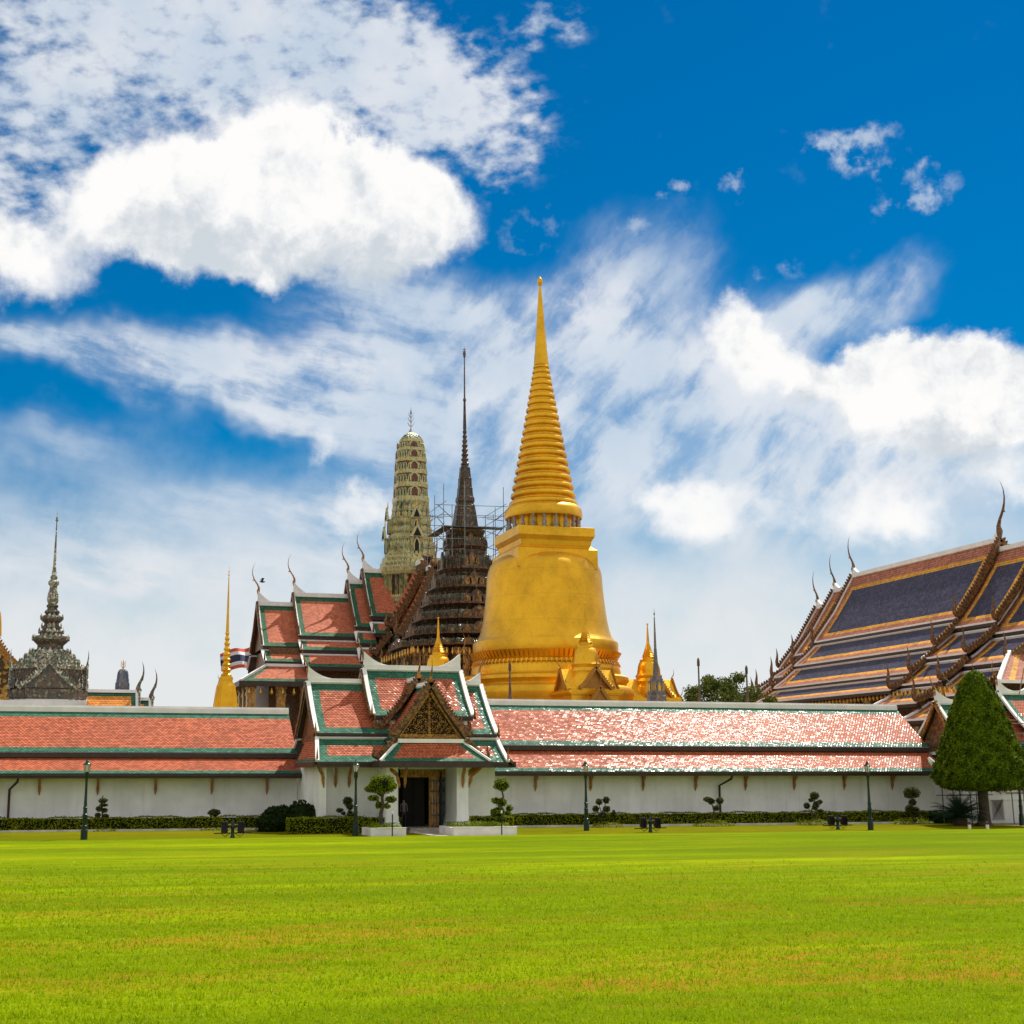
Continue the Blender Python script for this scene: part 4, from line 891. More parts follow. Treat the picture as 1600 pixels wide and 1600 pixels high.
for i,(hw,y) in enumerate(tiers):
    s=MB(); r=mr(hw,y); hh=mz(y-16)-mz(y); nx=tiers[i+1] if i+1<len(tiers) else (34,832)
    hh=(mz(nx[1])-mz(y))*.72
    n=len(RD)
    for j in range(n):
        A=Vector((MX+RD[j][0]*r,MY+RD[j][1]*r,mz(y-2))); B=Vector((MX+RD[(j+1)%n][0]*r,MY+RD[(j+1)%n][1]*r,mz(y-2))); L=(B-A).length
        t_=(B-A).normalized(); nr=Vector((t_.y,-t_.x,0))
        if L>r*.5:
            for f,q in ((.5,1.),(.22,.62),(.78,.62)):
                c_=A.lerp(B,f)-nr*.5; niche(s,c_,t_,nr,min(2.2*q,r*.3),hh*q,0,1,.3); s.tube([c_+Z_*hh*q*.9,c_+Z_*hh*q*1.5],[.09,.01],4,0)
        else:
            c_=A.lerp(B,.5)-nr*.4; niche(s,c_,t_,nr,max(.35,L*.9),hh*.55,0,2,.2); s.tube([A-Z_*.1,A+Z_*hh*.75],[.09,.02],4,0)
    s.build('antefix_row',['mondop_brown','mondop_column','mondop_green'],mo)
s=MB(); s.loft(RD2,MX,MY,[(mr(a,b)*1.0,mz(b)) for a,b in ((23,830),(21,820),(18,800),(16.5,793),(17,791),(15,789),(14,787),(16,784),(15.5,779),(13.5,776),(12.5,765),(13,764),(11.5,762),(11,750),(11.5,749),(10,747),(8.8,734),(8.8,731),(7,730),(6.5,728))])
s.build('spire_base','mondop_brown',mo)
s=MB(); lst=[]
for i in range(8):
    y=728-i*7.2; R0=6.6-i*.48; lst+=[(R0*.72,y),(R0,y-1.2),(R0,y-3.8),(R0*.68,y-5.2)]
s.loft(RD2,MX,MY,[(mr(a,b),mz(b)) for a,b in lst]+[(mr(2.8,670),mz(670)),(mr(2.0,640),mz(640)),(mr(1.7,628),mz(628))]); s.build('ringed_spire','mondop_brown',mo)
s=MB(); s.lathe(MX,MY,[(mr(a,b),mz(b)) for a,b in ((1.7,628),(3.2,626),(2.9,624),(1.6,622),(1.4,600),(1,560),(2.5,556),(3,552),(1.2,549),(.4,548),(.3,542))],8)
for b_ in (554,550,547):
    for a in range(4):
        c_=Vector((math.cos(a*1.57+.3),math.sin(a*1.57+.3),0)); p=Vector((MX,MY,mz(b_))); s.tube([p,p+c_*.35+Z_*.12],[.05,.01],4)
s.build('spire_needle','mondop_rim',mo)
s=MB(); rb_=mr(112,1040); s.loft(RD,MX,MY,[(rb_,5),(rb_,mz(1021))]); s.build('body','mondop_column',mo)
s=MB(); 
for nr in (Vector((0,-1,0)),Vector((-1,0,0)),Vector((1,0,0))):
    t_=Vector((-nr.y,nr.x,0)); c_=Vector((MX,MY,7))+nr*(rb_+.05)
    for off in (-2.9,0,2.9): s.prism([c_+t_*(off-1.05),c_+t_*(off+1.05),c_+t_*(off+1.05)+Z_*9,c_+t_*(off-1.05)+Z_*9],nr*.15)
s.build('doorway','dark_interior',mo)
r=mr(124,1040); pp=[]
for i in range(len(RD)):
    a,b=RD[i]
    if i%2==0: pp.append((MX+a*r,MY+b*r))
for f in (-.3,0,.3):
    pp+=[(MX+f*r,MY-r),(MX-r,MY+f*r)]
pillars(pp,5,mz(1021),.75,'mondop_column',mo)
s=MB(); s.box(MX-15,MX+15,MY-15,MY+15,-.03,5); s.build('terrace','stone_step',mo)
for i in range(26):
    a=i/26; zz_=mz(1022)
    for (x_,y_) in [(MX-r*1.08+2.16*r*a,MY-r*1.06)]+([(MX-r*1.06,MY-r*1.08+2.16*r*a)] if i%2==0 else []):
        k=MB(); k.lathe(x_,y_,[(.04,zz_),(.13,zz_-.5),(.17,zz_-.6),(.02,zz_-.9)],5); k.build('eave_bell','prang_gilt',mo)
# scaffold round the mondop spire
sc_=thing('spire_scaffold','thin grey blue pole scaffold caging the brown spire','scaffold',(MX,MY,mz(870)))
random.seed(3)
R1,R2=mr(38,830)*1.15,mr(50,830)*1.12
zs=[868,852,832,815,800]
for i,(a,b) in enumerate([(-1,-1),(-.72,-1),(.72,-1),(1,-1),(-1,.1),(1,.1),(-1,1),(1,1),(-.3,-1),(.85,.5)]):
    k=MB(); top=mz(random.choice([762,768,775,790,800])); k.tube([(MX+a*R2,MY+b*R2,mz(878)),(MX+a*R2*1.0,MY+b*R2,top)],.05,5); k.build('upright_pole','scaffold_blue',sc_)
for y in zs:
    z=mz(y); e=R2*random.uniform(1.08,1.3)
    for sg in (-1,1):
        k=MB(); k.tube([(MX-e,MY+sg*R2,z),(MX+(e if y<835 else -R2*.3),MY+sg*R2,z+.2)],.04,5); k.build('ledger_pole','scaffold_blue',sc_)
        k=MB(); k.tube([(MX+sg*R2,MY-e,z+.3),(MX+sg*R2,MY+e,z+.3)],.04,5); k.build('ledger_pole','scaffold_blue',sc_)
for y0,y1 in ((868,846),(846,820),(820,800)):
    for sg in (-1,1):
        k=MB(); k.tube([(MX+sg*R2,MY-R2,mz(y0)),(MX+sg*R2*1.05,MY+R2,mz(y1))],.05,5); k.build('brace_pole','scaffold_steel',sc_)
        k=MB(); k.tube([(MX+sg*R2*.7,MY-R2,mz(y0)),(MX+sg*R2*1.2,MY-R2,mz(y1))],.05,5); k.build('brace_pole','scaffold_steel',sc_)
k=MB(); k.box(MX-R2,MX+R2,MY-R2*.98,MY-R2*.7,mz(832),mz(832)+.12); k.box(MX-R2,MX-R2*.7,MY-R2,MY+R2,mz(833),mz(833)+.12); k.build('deck_board','scaffold_steel',sc_)

# ================================================================ UBOSOT (ridge along Y, at right)
UX=100.; ub=thing('ordination_hall','great hall with dark blue tiled roof bordered in yellow and pink, at the right','temple hall',(UX,145,0))
UM=['blue_tile','yellow_tile','pink_tile','soffit']; UE=[(1.35,2),(.6,1)]; UT=[(.95,2),(.55,1)]
def hall(y0,y1,dz,dw,tl,finn,finf,zadd=0,sides=(-1,1),bargen=True,bargef=True,gable=True):
    for k,(bi,zi,bo,zo) in enumerate(tl):
        for sg in sides:
            s=MB(); tr=MB(); fa=MB()
            A,B,C,D=Vector((UX+sg*bo,y0,zo)),Vector((UX+sg*bo,y1,zo)),Vector((UX+sg*bi,y1,zi)),Vector((UX+sg*bi,y0,zi))
            e=[(.9,2),(.6,1)]
            s.panel(A,B,C,D,e,e,UT,[(1.5,2),(.55,1)] if k==0 else [],0,.5 if k==0 else .12,3)
            nr=(B-A).cross(D-A).normalized(); nr=nr if nr.z>0 else -nr
            m1=A.lerp(D,.5)-Z_*(.5 if k==0 else .12); m2=B.lerp(C,.5)-Z_*(.5 if k==0 else .12)
            for p,q in ((A,m1),(m1,D),(B,m2),(m2,C)): tr.beam(p,q,.28,.2,nr,0,.1)
            tr.beam(D,C,.34,.22,nr,0,.10); tr.beam(A,B,.2,.2,Z_,0,.0)
            fa.beam(A-Z_*.27,B-Z_*.27,.2,.34); fa.beam(A+Vector((-sg*.5,0,-.5)),B+Vector((-sg*.5,0,-.5)),.2,.3)
            s.build('roof_slope',UM,ub); tr.build('white_edging','white_trim',ub); fa.build('eave_fascia','dark_trim',ub)
        for end,yy,on in ((-1,y0,bargen),(1,y1,bargef)):
            if not on: continue
            for sg in sides:
                kk=MB(); pts=[(UX+sg*bi,yy+end*.12,zi+.25),(UX+sg*(bi+bo)/2,yy+end*.12,(zi+zo)/2-(.35 if k==0 else 0)),(UX+sg*bo,yy+end*.12,zo+.2)]
                barge(kk,pts,Y_,.55 if k==0 else .42,.3,.42,.34,hornh=0); kk.build('barge_board','brown_carving',ub)
                kk=MB(); horn(kk,(UX+sg*(bo+.1),yy+end*.12,zo+.2),X_*sg*.45,2.6,fat=.62); kk.build('horn_finial','brown_carving',ub)
    zr=tl[0][1]
    s=MB(); s.box(UX-.35,UX+.35,y0,y1,zr-.1,zr+.42)
    if finn: sweep(s,(UX,y0,zr+.3),Y_,2.2,1.1,.4,X_)
    if finf: sweep(s,(UX,y1,zr+.3),-Y_,2.2,1.1,.4,X_)
    s.build('ridge_cap','white_trim',ub)
    if finn:
        kk=MB(); chofa(kk,(UX,y0-.1,zr+.9),-Y_,finn,fat=.8); kk.build('finial','brown_carving',ub)
        kk=MB(); kk.prism([(UX-tl[0][2]+.5,y0+.8,tl[0][3]),(UX+tl[0][2]-.5,y0+.8,tl[0][3]),(UX,y0+.8,zr-.6)],Y_*.2); kk.build('pediment','pediment_gold',ub)
    if finf: kk=MB(); chofa(kk,(UX,y1+.1,zr+.9),Y_,finf,fat=.8); kk.build('finial','brown_carving',ub)
T0=[(.1,28.7,6.2,20.0),(6.1,19.45,9.2,16.9),(9.1,16.35,12.3,14.0),(12.2,13.5,14.9,12.1)]
hall(131.0,160.8,0,0,T0,5.8,4.6)
T1=[(.1,27.6,6.6,18.9),(6.5,18.1,10.4,15.5),(10.4,14.8,13.6,12.6),(13.6,12.,16.6,10.4)]
hall(124.,131.6,0,0,T1,5.4,0,bargef=False)
T1f=[(.1,27.3,6.4,18.7),(6.3,17.9,9.6,15.7),(9.6,14.9,12.6,13.)]
hall(160.2,165.6,0,0,T1f,0,4.4,bargen=False)
T2f=[(.1,25.6,6.2,17.3),(6.1,16.5,9.4,14.4),(9.4,13.6,13.0,11.6)]
hall(165.2,170.2,0,0,T2f,0,4.4,bargen=False)
T2=[(.1,26.3,6.8,17.6),(6.8,16.9,10.8,14.2),(10.8,13.4,14.6,11.0),(14.6,10.4,18.,8.6)]
hall(117.,124.6,0,0,T2,5.,0,bargef=False)
s=MB(); s.box(UX-10.5,UX+10.5,119,168,-.03,12.6); s.build('wall','brown_carving',ub)
for i in range(12):
    k=MB(); y=119+i*4.4; k.cbox(UX-13.8,y,0,12.0,.9); k.cbox(UX-13.8,y,11,11.8,1.2); k.build('pillar','pillar_gilt',ub)
s=MB()
for i in range(60): s.lathe(UX-14.6,119+i*.75,[(.03,11.9),(.16,11.5),(.18,11.4),(.02,11.1)],5)
s.build('eave_bells','prang_gilt',ub)
# lower veranda of the near end: hip panels seen at the far right
s=MB(); s.panel((UX-19.5,112.5,8.6),(UX+19,112.5,8.6),(UX+14.5,117,11.2),(UX-14.6,117,11.2),[(.9,2),(.6,1)],[],[],[],2,0,3); s.panel((UX-14.6,113.6,11.9),(UX+14,113.6,11.9),(UX+10,117,15),(UX-10.6,117,15),[(.9,2),(.6,1)],[],[],[],2,0,3); s.build('veranda_roof',UM,ub)
s=MB(); s.beam((UX-19.5,112.5,8.7),(UX-14.6,117,11.3),.4,.25); s.beam((UX-14.6,113.6,12.),(UX-10.6,117,15.1),.4,.25); s.beam((UX-19.5,112.4,8.6),(UX+19,112.4,8.6),.2,.3); s.beam((UX-14.6,113.5,11.9),(UX+14,113.5,11.9),.2,.3); s.build('white_edging','white_trim',ub)

# ================================================================ LEFT CLUSTER
# small ceramic spired pavilion
LX,LY=-1.0,130.
lp=thing('ceramic_pavilion','grey green porcelain covered pavilion with a tall tiered spire, far left','pavilion',(LX,LY,0))
lz=lambda y: atY(76,y,LY).z
def lr(hw,y,k=1.12): return hw*mpp(76,y,LY)/k
s=MB(); prf=[(55,1078),(56,1050),(57,1047),(55,1042),(50,1038),(48,1034),(44,1034),(42,1029),(36,1028),(34,1022),(29,1021),(26,1016),(22,1015),(22,1008),(29,1002),(30,998),(28,995),(19,993),(19,990),(20,988),(17,986),(15,984),(16,980),(13,978),(12,974),(18,969),(18,965),(14,962),(10,961),(13,957),(12,955),(9,953),(8,950),(10,948),(10,946),(7,944)]
s.loft(RD,LX,LY,[(lr(a,b),lz(b)) for a,b in prf])
for hw,y in ((57,1046),(50,1037),(42,1029),(34,1021),(30,999),(20,988),(16,980),(18,966)): teeth(s,RD,LX,LY,lr(hw,y),lz(y)-.1,.42,.4,.55,1)
s.build('tiered_roof',['ceramic_dark','ceramic'],lp)
s=MB(); s.lathe(LX,LY,[(lr(a,b),lz(b)) for a,b in ((7,945),(9.5,940),(10,935),(9,928),(6.5,920),(6,916),(9,913),(9.5,909),(6.5,906),(5,905),(6.5,902),(5.5,900),(4,898),(4.5,895),(3.5,892),(3,888),(3.2,886),(2.6,884),(1.4,840),(.8,815),(3,812),(1.5,810),(2,808),(.5,806),(.3,797))],12); s.build('spire','ceramic',lp)
s=MB(); s.loft(RD2,LX,LY,[(lr(60,1090),3),(lr(60,1090),lz(1098)),(lr(66,1085),lz(1092)),(lr(68,1080),lz(1080)),(lr(64,1079),lz(1079))]); s.build('cornice','ceramic_dark',lp)
s=MB(); s.loft(RD2,LX,LY,[(lr(66,1085),lz(1104)),(lr(62,1085),lz(1092.5)),(lr(50,1085),lz(1092.4))]); s.build('lower_roof','white_trim',lp)
for n in (Vector((0,-1,0)),Vector((1,0,0)),Vector((-1,0,0))):
    sd=Vector((-n.y,n.x,0)); c0=Vector((LX,LY,0))+n*lr(56,1060)
    k=MB(); z0=lz(1078); hh=lz(1040)-z0; w_=2.35
    k.prism([c0-sd*w_+Z_*z0,c0+sd*w_+Z_*z0,c0+Z_*(z0+hh)],n*.35,0); k.build('pediment','ceramic_dark',lp)
    k=MB()
    for sg in (-1,1): barge(k,[c0+n*.45+Z_*(z0+hh+.15),c0+n*.45+sd*sg*w_*.5+Z_*(z0+hh*.47),c0+n*.45+sd*sg*(w_+.1)+Z_*z0],n,.26,.2,.26,.26,hornh=.9)
    chofa(k,c0+n*.45+Z_*(z0+hh),n*.2,1.5,fat=1.5); k.build('barge_board','ceramic',lp)
s=MB(); s.loft(SQ,LX,LY,[(4,-.03),(4,lz(1098))]); s.build('body','wall_white',lp)
# golden gabled hall at the very left edge
gh=thing('golden_gable_hall','golden gable roof slope cut off by the left edge','hall',(-8.2,136,0))
s=MB()
ax0=-9.2; zt=atY(0,990,134).z
apx=atY(-12,990,134)
s.prism([(apx.x-4.5,134,3),(apx.x+3.6,134,3),(apx.x+3.6,134,atY(10,1075,134).z),(apx.x,134,zt-.3),(apx.x-4.5,134,atY(10,1075,134).z)],Y_*.3); s.build('gable_wall','pediment_gold',gh)
for sg in (-1,1):
    k=MB(); e=Vector((apx.x+sg*(atY(23,1042,134).x-apx.x)*1.1,133.8,atY(22,1045,134).z)); barge(k,[(apx.x,133.8,zt),(apx.x+(e.x-apx.x)*.5,133.8,(zt+e.z)/2-.1),e],Y_,.55,.25,.3,.25,hornh=0); k.build('barge_board','gilt_wood',gh)
k=MB(); k.prism([(apx.x,134.3,zt-.4),(apx.x+3.9,134.3,e.z-.6),(apx.x+3.9,134.3,e.z-.9),(apx.x,134.3,zt-.8),(apx.x-3.9,134.3,e.z-.9),(apx.x-3.9,134.3,e.z-.6)],Y_*8); k.build('roof_slope','orange_tile',gh)
k=MB(); tip=atY(1,955,134); k.tube([(apx.x+.5,134,zt-.2),(tip.x,134,(zt+tip.z)/2),(tip.x,134,tip.z)],[.35,.15,.02],8); k.build('finial','gold_plain',gh)
# orange roofed building
ob=thing('orange_roof_building','low building with bright orange tiled roof edged in green, behind the left gallery','building',(4,125,0))
OM=['orange_tile','far_green_tile','soffit']; q0=atY(137,1082,125); q1=atY(214,1082,125); q2=atY(238,1094,125)
def ob_roof(x0,x1,zr):
    s=MB(); s.panel((x0,121.5,zr-4.2),(x1,121.5,zr-4.2),(x1,125,zr),(x0,125,zr),[],[(.5,1)],[(.6,1)],[(.5,1)],0,0,2); s.panel((x1,128.5,zr-4.2),(x0,128.5,zr-4.2),(x0,125,zr),(x1,125,zr),[(.5,1)],[],[(.6,1)],[(.5,1)],0,0,2); s.build('roof_slope',OM,ob)
    s=MB(); s.box(x0,x1,124.8,125.2,zr-.05,zr+.22); s.beam((x1,121.5,zr-4.15),(x1,125,zr+.05),.25,.2); s.build('white_edging','white_trim',ob)
    k=MB()
    for sy in (-1,1): barge(k,[(x1+.2,125,zr+.2),(x1+.2,125+sy*3.5,zr-4.1)],X_,.25,.2,.3,.22,hornh=0,wave=False)
    k.build('barge_board','ceramic',ob)
    k=MB(); chofa(k,(x1+.15,125,zr+.1),X_*.7,2.6,fat=1.6); k.build('finial','ceramic_dark',ob)
ob_roof(q0.x,q1.x,q1.z); ob_roof(q1.x,q2.x-.2,q2.z)
s=MB(); s.box(q0.x,q2.x-.4,122.5,127.5,-.03,q1.z-3.9); s.prism([(q1.x-.1,122,q1.z-4.1),(q1.x-.1,128,q1.z-4.1),(q1.x-.1,125,q1.z-.2)],X_*.05); s.prism([(q2.x-.4,122,q2.z-4.1),(q2.x-.4,128,q2.z-4.1),(q2.x-.4,125,q2.z-.2)],X_*.05); s.build('wall','wall_white',ob)
# distant blue prang
bp_=thing('blue_prang','small distant blue grey domed tower with a forked golden tip','tower',(atY(190,1100,190).x,190,0))
bx_,by_=bp_.location.x,190.
s=MB(); s.loft(RD2,bx_,by_,[(a*mpp(190,y,190)/1.1,atY(190,y,190).z) for a,y in ((14,1110),(14,1100),(11,1098),(11,1080),(10.4,1079),(10.8,1070),(10.3,1069),(10.5,1062),(9.8,1061),(9.5,1055),(8.5,1050),(6.5,1047),(3.5,1045.5))]); 
niches(s,RD2,bx_,by_,10.6*mpp(190,1075,190)/1.1,atY(190,1078,190).z,.9,.7,1.0,0,0,dep=.08)
s.lathe(bx_,by_,[(3.,-.03),(3.,atY(190,1109,190).z)],12); s.build('tower_body','dome_blue',bp_)
s=MB(); s.tube([(bx_,by_,atY(190,1046,190).z),(bx_,by_,atY(190,1031,190).z)],[.1,.03],6)
for k in range(2):
    for a in range(6):
        c_=Vector((math.cos(a*1.05+.3),math.sin(a*1.05+.3),0)); b=Vector((bx_,by_,atY(190,1044-k*5,190).z)); s.tube([b,b+c_*.25+Z_*.15,b+c_*.34+Z_*.5],[.04,.035,.02],4)
s.build('finial','prang_gilt',bp_)
# slim golden stupa
gx=atY(352,1107,98).x
gs=thing('slim_golden_stupa','slender golden stupa with a needle spire beside the striped flag','stupa',(gx,98,0))
gp=lambda l:[(a*mpp(352,y,98),atY(352,y,98).z) for a,y in l]
s=MB(); s.loft(RD2,gx,98,gp([(20,1190),(20,1112),(18.5,1107),(17.5,1098),(15.5,1082),(14,1072),(11.5,1068)])); s.build('bell_base','gold_plain',gs)
s=MB(); s.loft(RD2,gx,98,gp([(11.5,1068),(10,1066),(9.5,1064),(10.5,1060),(8.5,1057)]))
lst=[]
for i in range(9):
    y=1058-i*8.2; a=8.6-i*.68; lst+=[(a*.68,y),(a*.95,y-1.5),(a,y-3.4),(a*.85,y-4.6),(a*.62,y-6.4)]
s.lathe(gx,98,gp(lst),14); s.build('ringed_spire','gold_plain',gs)
s=MB(); s.lathe(gx,98,gp([(2.6,986),(2.2,975),(1.4,935),(.7,903),(.3,900),(1.4,898),(.3,896),(1.1,893),(.2,891),(.15,884)]),10); s.build('needle','gold_plain',gs)
# small grey chedi in front of the golden right porch
cx_=45.8
gc=thing('grey_stupa','small grey mosaic stupa with needle spire in front of the golden porch','stupa',(cx_,103,0))
gq=lambda l:[(a*mpp(1027,y,103)/1.08,atY(1027,y,103).z) for a,y in l]
s=MB(); s.loft(RD2,cx_,103,gq([(19,1190),(19,1100),(16,1096),(15,1094),(14,1092),(14.5,1088),(12.5,1086),(13.5,1082),(12,1078),(11,1070),(9.5,1062),(8,1057)])); niches(s,RD2,cx_,103,gq([(11.5,1074)])[0][0],gq([(1,1080)])[0][1],.5,.35,.8,0,1,dep=.04); s.build('bell_base',['spire_grey','prang_gilt'],gc)
s=MB(); lst=[]
for i in range(10):
    y=1058-i*4.6; a=5.6-i*.33; lst+=[(a,y),(a*.96,y-3.2),(a*.8,y-3.6)]
s.lathe(cx_,103,gq(lst+[(2.2,1012),(1.6,985),(.9,968),(1.4,967),(.6,965),(.5,962),(1.5,960),(.3,956),(.2,951)]),10); s.build('spire','spire_grey',gc)
# poles
for px,pt,Y,lab in ((1093,1028,97,'thin brown lantern pole in front of the round tree'),(1168,1040,97,'thin brown pole at the right edge of the round tree'),(797,1035,97,'thin dark pole standing before the golden stupa base')):
    x=atY(px,1090,Y).x; z=atY(px,pt,Y).z
    t=thing('lightning_pole',lab,'pole',(x,Y,0),'slim poles behind the gallery')
    k=MB(); k.lathe(x,Y,[(.28,-.03),(.24,7.6),(.20,8.2),(.13,8.9),(.09,9.6),(.10,9.7),(.07,9.8),(.06,z-.6)],8); k.build('shaft','old_pole',t)
    k=MB(); k.lathe(x,Y,[(.05,z-.65),(.11,z-.6),(.11,z-.2),(.05,z)],8); k.build('pole_tip','old_pole',t)
# flag
fx=atY(397,1030,228)
fl=thing('flag','striped red white and blue national flag flying behind the temple gable','flag',(fx.x,228,0))
k=MB(); k.tube([(fx.x,228,-.03),(fx.x,228,atY(397,1004,228).z)],.12,8); k.build('flagpole','grey_finial',fl)
s=MB(); top0,bot0=1008,1047; nU=16
bands=[(0,1/6,0),(1/6,1/3,1),(1/3,2/3,2),(2/3,5/6,1),(5/6,1,0)]
def fpt(u,v):
    px=397-52*u; y0=1008+12*u; y1=1044+4*u
    p=atY(px,y0+(y1-y0)*v+1.8*math.sin(u*7+v*1.5),228); return p+Y_*(1.2*math.sin(u*8+v*2))
for i in range(nU):
    for a,b,m_ in bands:
        s.add([fpt(i/nU,a),fpt((i+1)/nU,a),fpt((i+1)/nU,b),fpt(i/nU,b)],[(0,1,2,3)],m_,smooth=True)
s.build('flag_cloth',['flag_red','flag_white','flag_blue'],fl)
# bird
p=atY(410,909,120); k=MB(); k.tube([p-X_*.28,p,p+X_*.25],[.02,.1,.03],6); k.add([p,p+Vector((-.1,.05,0)),p+Vector((-.15,.5,.28)),p+Vector((.12,.45,.25))],[(0,1,2,3)]); k.add([p,p+Vector((-.1,-.05,0)),p+Vector((-.15,-.5,.28)),p+Vector((.12,-.45,.25))],[(0,1,2,3)])
tag(k.build('bird','bird_black',loc=tuple(p)),'tiny dark bird in flight above the left temple roof','bird')

# ================================================================ RIGHT CORNER GATE
cg=thing('corner_pavilion','second gateway with white curled ridges, half hidden behind the conical tree','gateway',(70,86,0))
GY=89.2
tier(cg,'X',61.6,72.5,GY,.1,8.35,3.3,5.3,RM,E,sag=.15,name='main_roof',ends=(1,1))
tier(cg,'X',66.9,69.9,GY,.1,9.15,2.9,6.5,RM,E,sag=.15,name='raised_roof')
tier(cg,'X',61.4,73.,GY,3.25,4.95,5.0,3.8,RM,E,sag=.04,name='skirt_roof')
s=MB(); s.box(61.6,72.5,GY-.22,GY+.22,8.3,8.6); s.box(66.9,69.9,GY-.22,GY+.22,9.1,9.4); sweep(s,(61.6,GY,8.6),X_,1.9,.75,.3,Y_); sweep(s,(66.9,GY,9.4),X_,1.4,.8,.3,Y_); sweep(s,(69.9,GY,9.4),-X_,1.4,.8,.3,Y_); sweep(s,(72.5,GY,8.6),-X_,1.4,.8,.3,Y_); s.build('ridge_cap','white_trim',cg)
for sy in (-1,1):
    k=MB(); barge(k,[(61.5,GY,8.5),(61.5,GY+sy*1.2,6.75),(61.5,GY+sy*2.6,5.3)],X_,.24,.14,.25,.14,hornh=1.2); k.build('barge_board','gilt_wood',cg)
for xe,zr in ((61.6,8.35),(66.9,9.15),(72.5,8.35)):
    k=MB(); chofa(k,(xe,GY,zr+.75),-X_,1.75,fat=.85); k.build('finial','gilt_wood',cg)
k=MB(); k.prism([(61.75,GY-2.3,5.2),(61.75,GY+2.3,5.2),(61.75,GY,8.1)],X_*.1); k.box(61.6,62.0,GY-2.7,GY+2.7,4.95,5.2)
k.build('gable_wall','brown_carving',cg)
k=MB(); k.box(61.2,61.9,GY-3.3,GY+3.3,4.7,4.92); k.build('gable_ledge','white_trim',cg)
s=MB(); s.box(62.2,73,85.6,93,-.03,3.9); s.build('wall','wall_white',cg)
s=MB()
for x0,x1 in ((62.7,64.4),(65.2,67.0),(67.9,69.6)): s.box(x0,x1,85.5,85.62,2.2,3.3)
s.build('window_opening','dark_interior',cg)
s=MB()
for x0 in (62.2,67.2): s.box(x0,x0+5,85.45,85.6,2.0,2.15); s.box(x0,x0+5,85.5,85.6,1.55,1.62)
s.build('wall_moulding','wall_white',cg)
k=MB()
for cx0 in (62.9,66.9):
    for i in range(6): k.beam((cx0+i*.16,85.42,.2),(cx0+.9,85.42,.2+(1.5-(i*.16)*1.5)*.95),.03,.03,Y_); k.beam((cx0,85.40,.2+i*.25),(cx0+.95-i*.15,85.40,1.55),.03,.03,Y_); k.beam((cx0+.95,85.38,.2+i*.25),(cx0+i*.16,85.38,1.55),.03,.03,Y_)
k.build('lattice_screen','copper_pipe',cg)
# blue banner + cloth
p=atY(1596,1150,85); k=MB()
for i in range(3): k.box(p.x-.25,p.x+2.2,84.3,84.34,4.35+i*.62,4.35+i*.62+.34)
k.box(p.x-.3,p.x+2.3,84.36,84.38,4.3,6.1); tag(k.build('banner','blue_cloth',loc=(p.x,84.4,0)),'blue and white banner at the right edge beside the conical tree','banner')
p=atY(1457,1195,84.5); k=MB(); k.tube([(p.x-.28,84.5,p.z+.5),(p.x-.18,84.4,p.z+.25),(p.x+.0,84.3,p.z),(p.x+.25,84.4,p.z-.33)],[.08,.17,.2,.1],8); o_=k.build('rolled_sheet','white_trim',loc=(p.x,84.5,0)); tag(o_,'white rolled sheet with a blue patch lying on the scaffold','cloth')
k=MB(); k.cbox(p.x-.02,83.86,p.z-.1,p.z+.25,.22,.06); k.build('blue_patch','blue_cloth',o_)
def scaffold(name,label,x0,x1,y0,y1,levels,nbay,extra=()):
    t=thing(name,label,'scaffold',((x0+x1)/2,(y0+y1)/2,0))
    H_=levels[-1]
    for i in range(nbay+1):
        for y in (y0,y1):
            x=x0+(x1-x0)*i/nbay
            k=MB(); k.tube([(x,y,0),(x+random.uniform(-.06,.06),y,H_+random.uniform(.1,1.2))],.035,6); k.build('upright_pole','scaffold_steel',t)
    for z in levels:
        for y in (y0,y1):
            k=MB(); k.tube([(x0-.5,y,z),(x1+.4,y,z+.05)],.03,6); k.build('ledger_pole','scaffold_steel',t)
    for i in range(nbay):
        xa,xb=x0+(x1-x0)*i/nbay,x0+(x1-x0)*(i+1)/nbay
        for z0,z1 in zip([.1]+levels[:-1],levels):
            k=MB(); k.tube([(xa,y0,z0),(xb,y0,z1)],.02,5); k.tube([(xb,y0-.04,z0),(xa,y0-.04,z1)],.02,5); k.build('cross_brace','scaffold_steel',t)
    k=MB(); k.box(x0-1.3,x1+.2,y0,y1,levels[-1]+.06,levels[-1]+.12); k.build('plank_deck','bamboo',t)
    for a,b in extra:
        k=MB(); k.tube([a,b],.045,6); k.build('slanted_pole','bamboo',t)
    return t
scaffold('gate_scaffold','steel frame scaffold with planks at the left corner of the second gateway',58.9,61.6,84.0,85.2,[1.9,3.85],2,[((60.6,83.9,3.7),(62.6,83.9,2.0)),((60.,84.,4.2),(61.6,84.,8.9))])
scaffold('window_scaffold','steel scaffold crossing the white wall behind the tree trunk',63.4,69.5,82.6,83.8,[2.05],3,[((64.8,82.4,3.6),(67.9,82.4,.0))])
scr=thing('roof_scaffold','loose poles lashed across the tiled roof above the second gateway','scaffold',(65,87,6))
for a,b in (((61.2,86.,7.2),(66,86.,7.1)),((60.6,86.1,5.9),(66,86.1,5.9)),((64.5,86,6.9),(73,86,6.8)),((65,86,6.2),(73,86,6.1)),((65,86,5.5),(73,86,5.45)),((62.2,88,8.2),(64.5,88,9.9)),((61.6,88,10.2),(65.6,88,7.2)),((63.5,88,8.1),(63.9,88,10.3)),((69,88,10.9),(71,88,7.6)),((67.8,88,9.),(68.4,88,11.)),((61.9,88,9.8),(63.7,88,7.4))):
    k=MB(); k.tube([a,b],.04,5); k.build('pole','bamboo',scr)

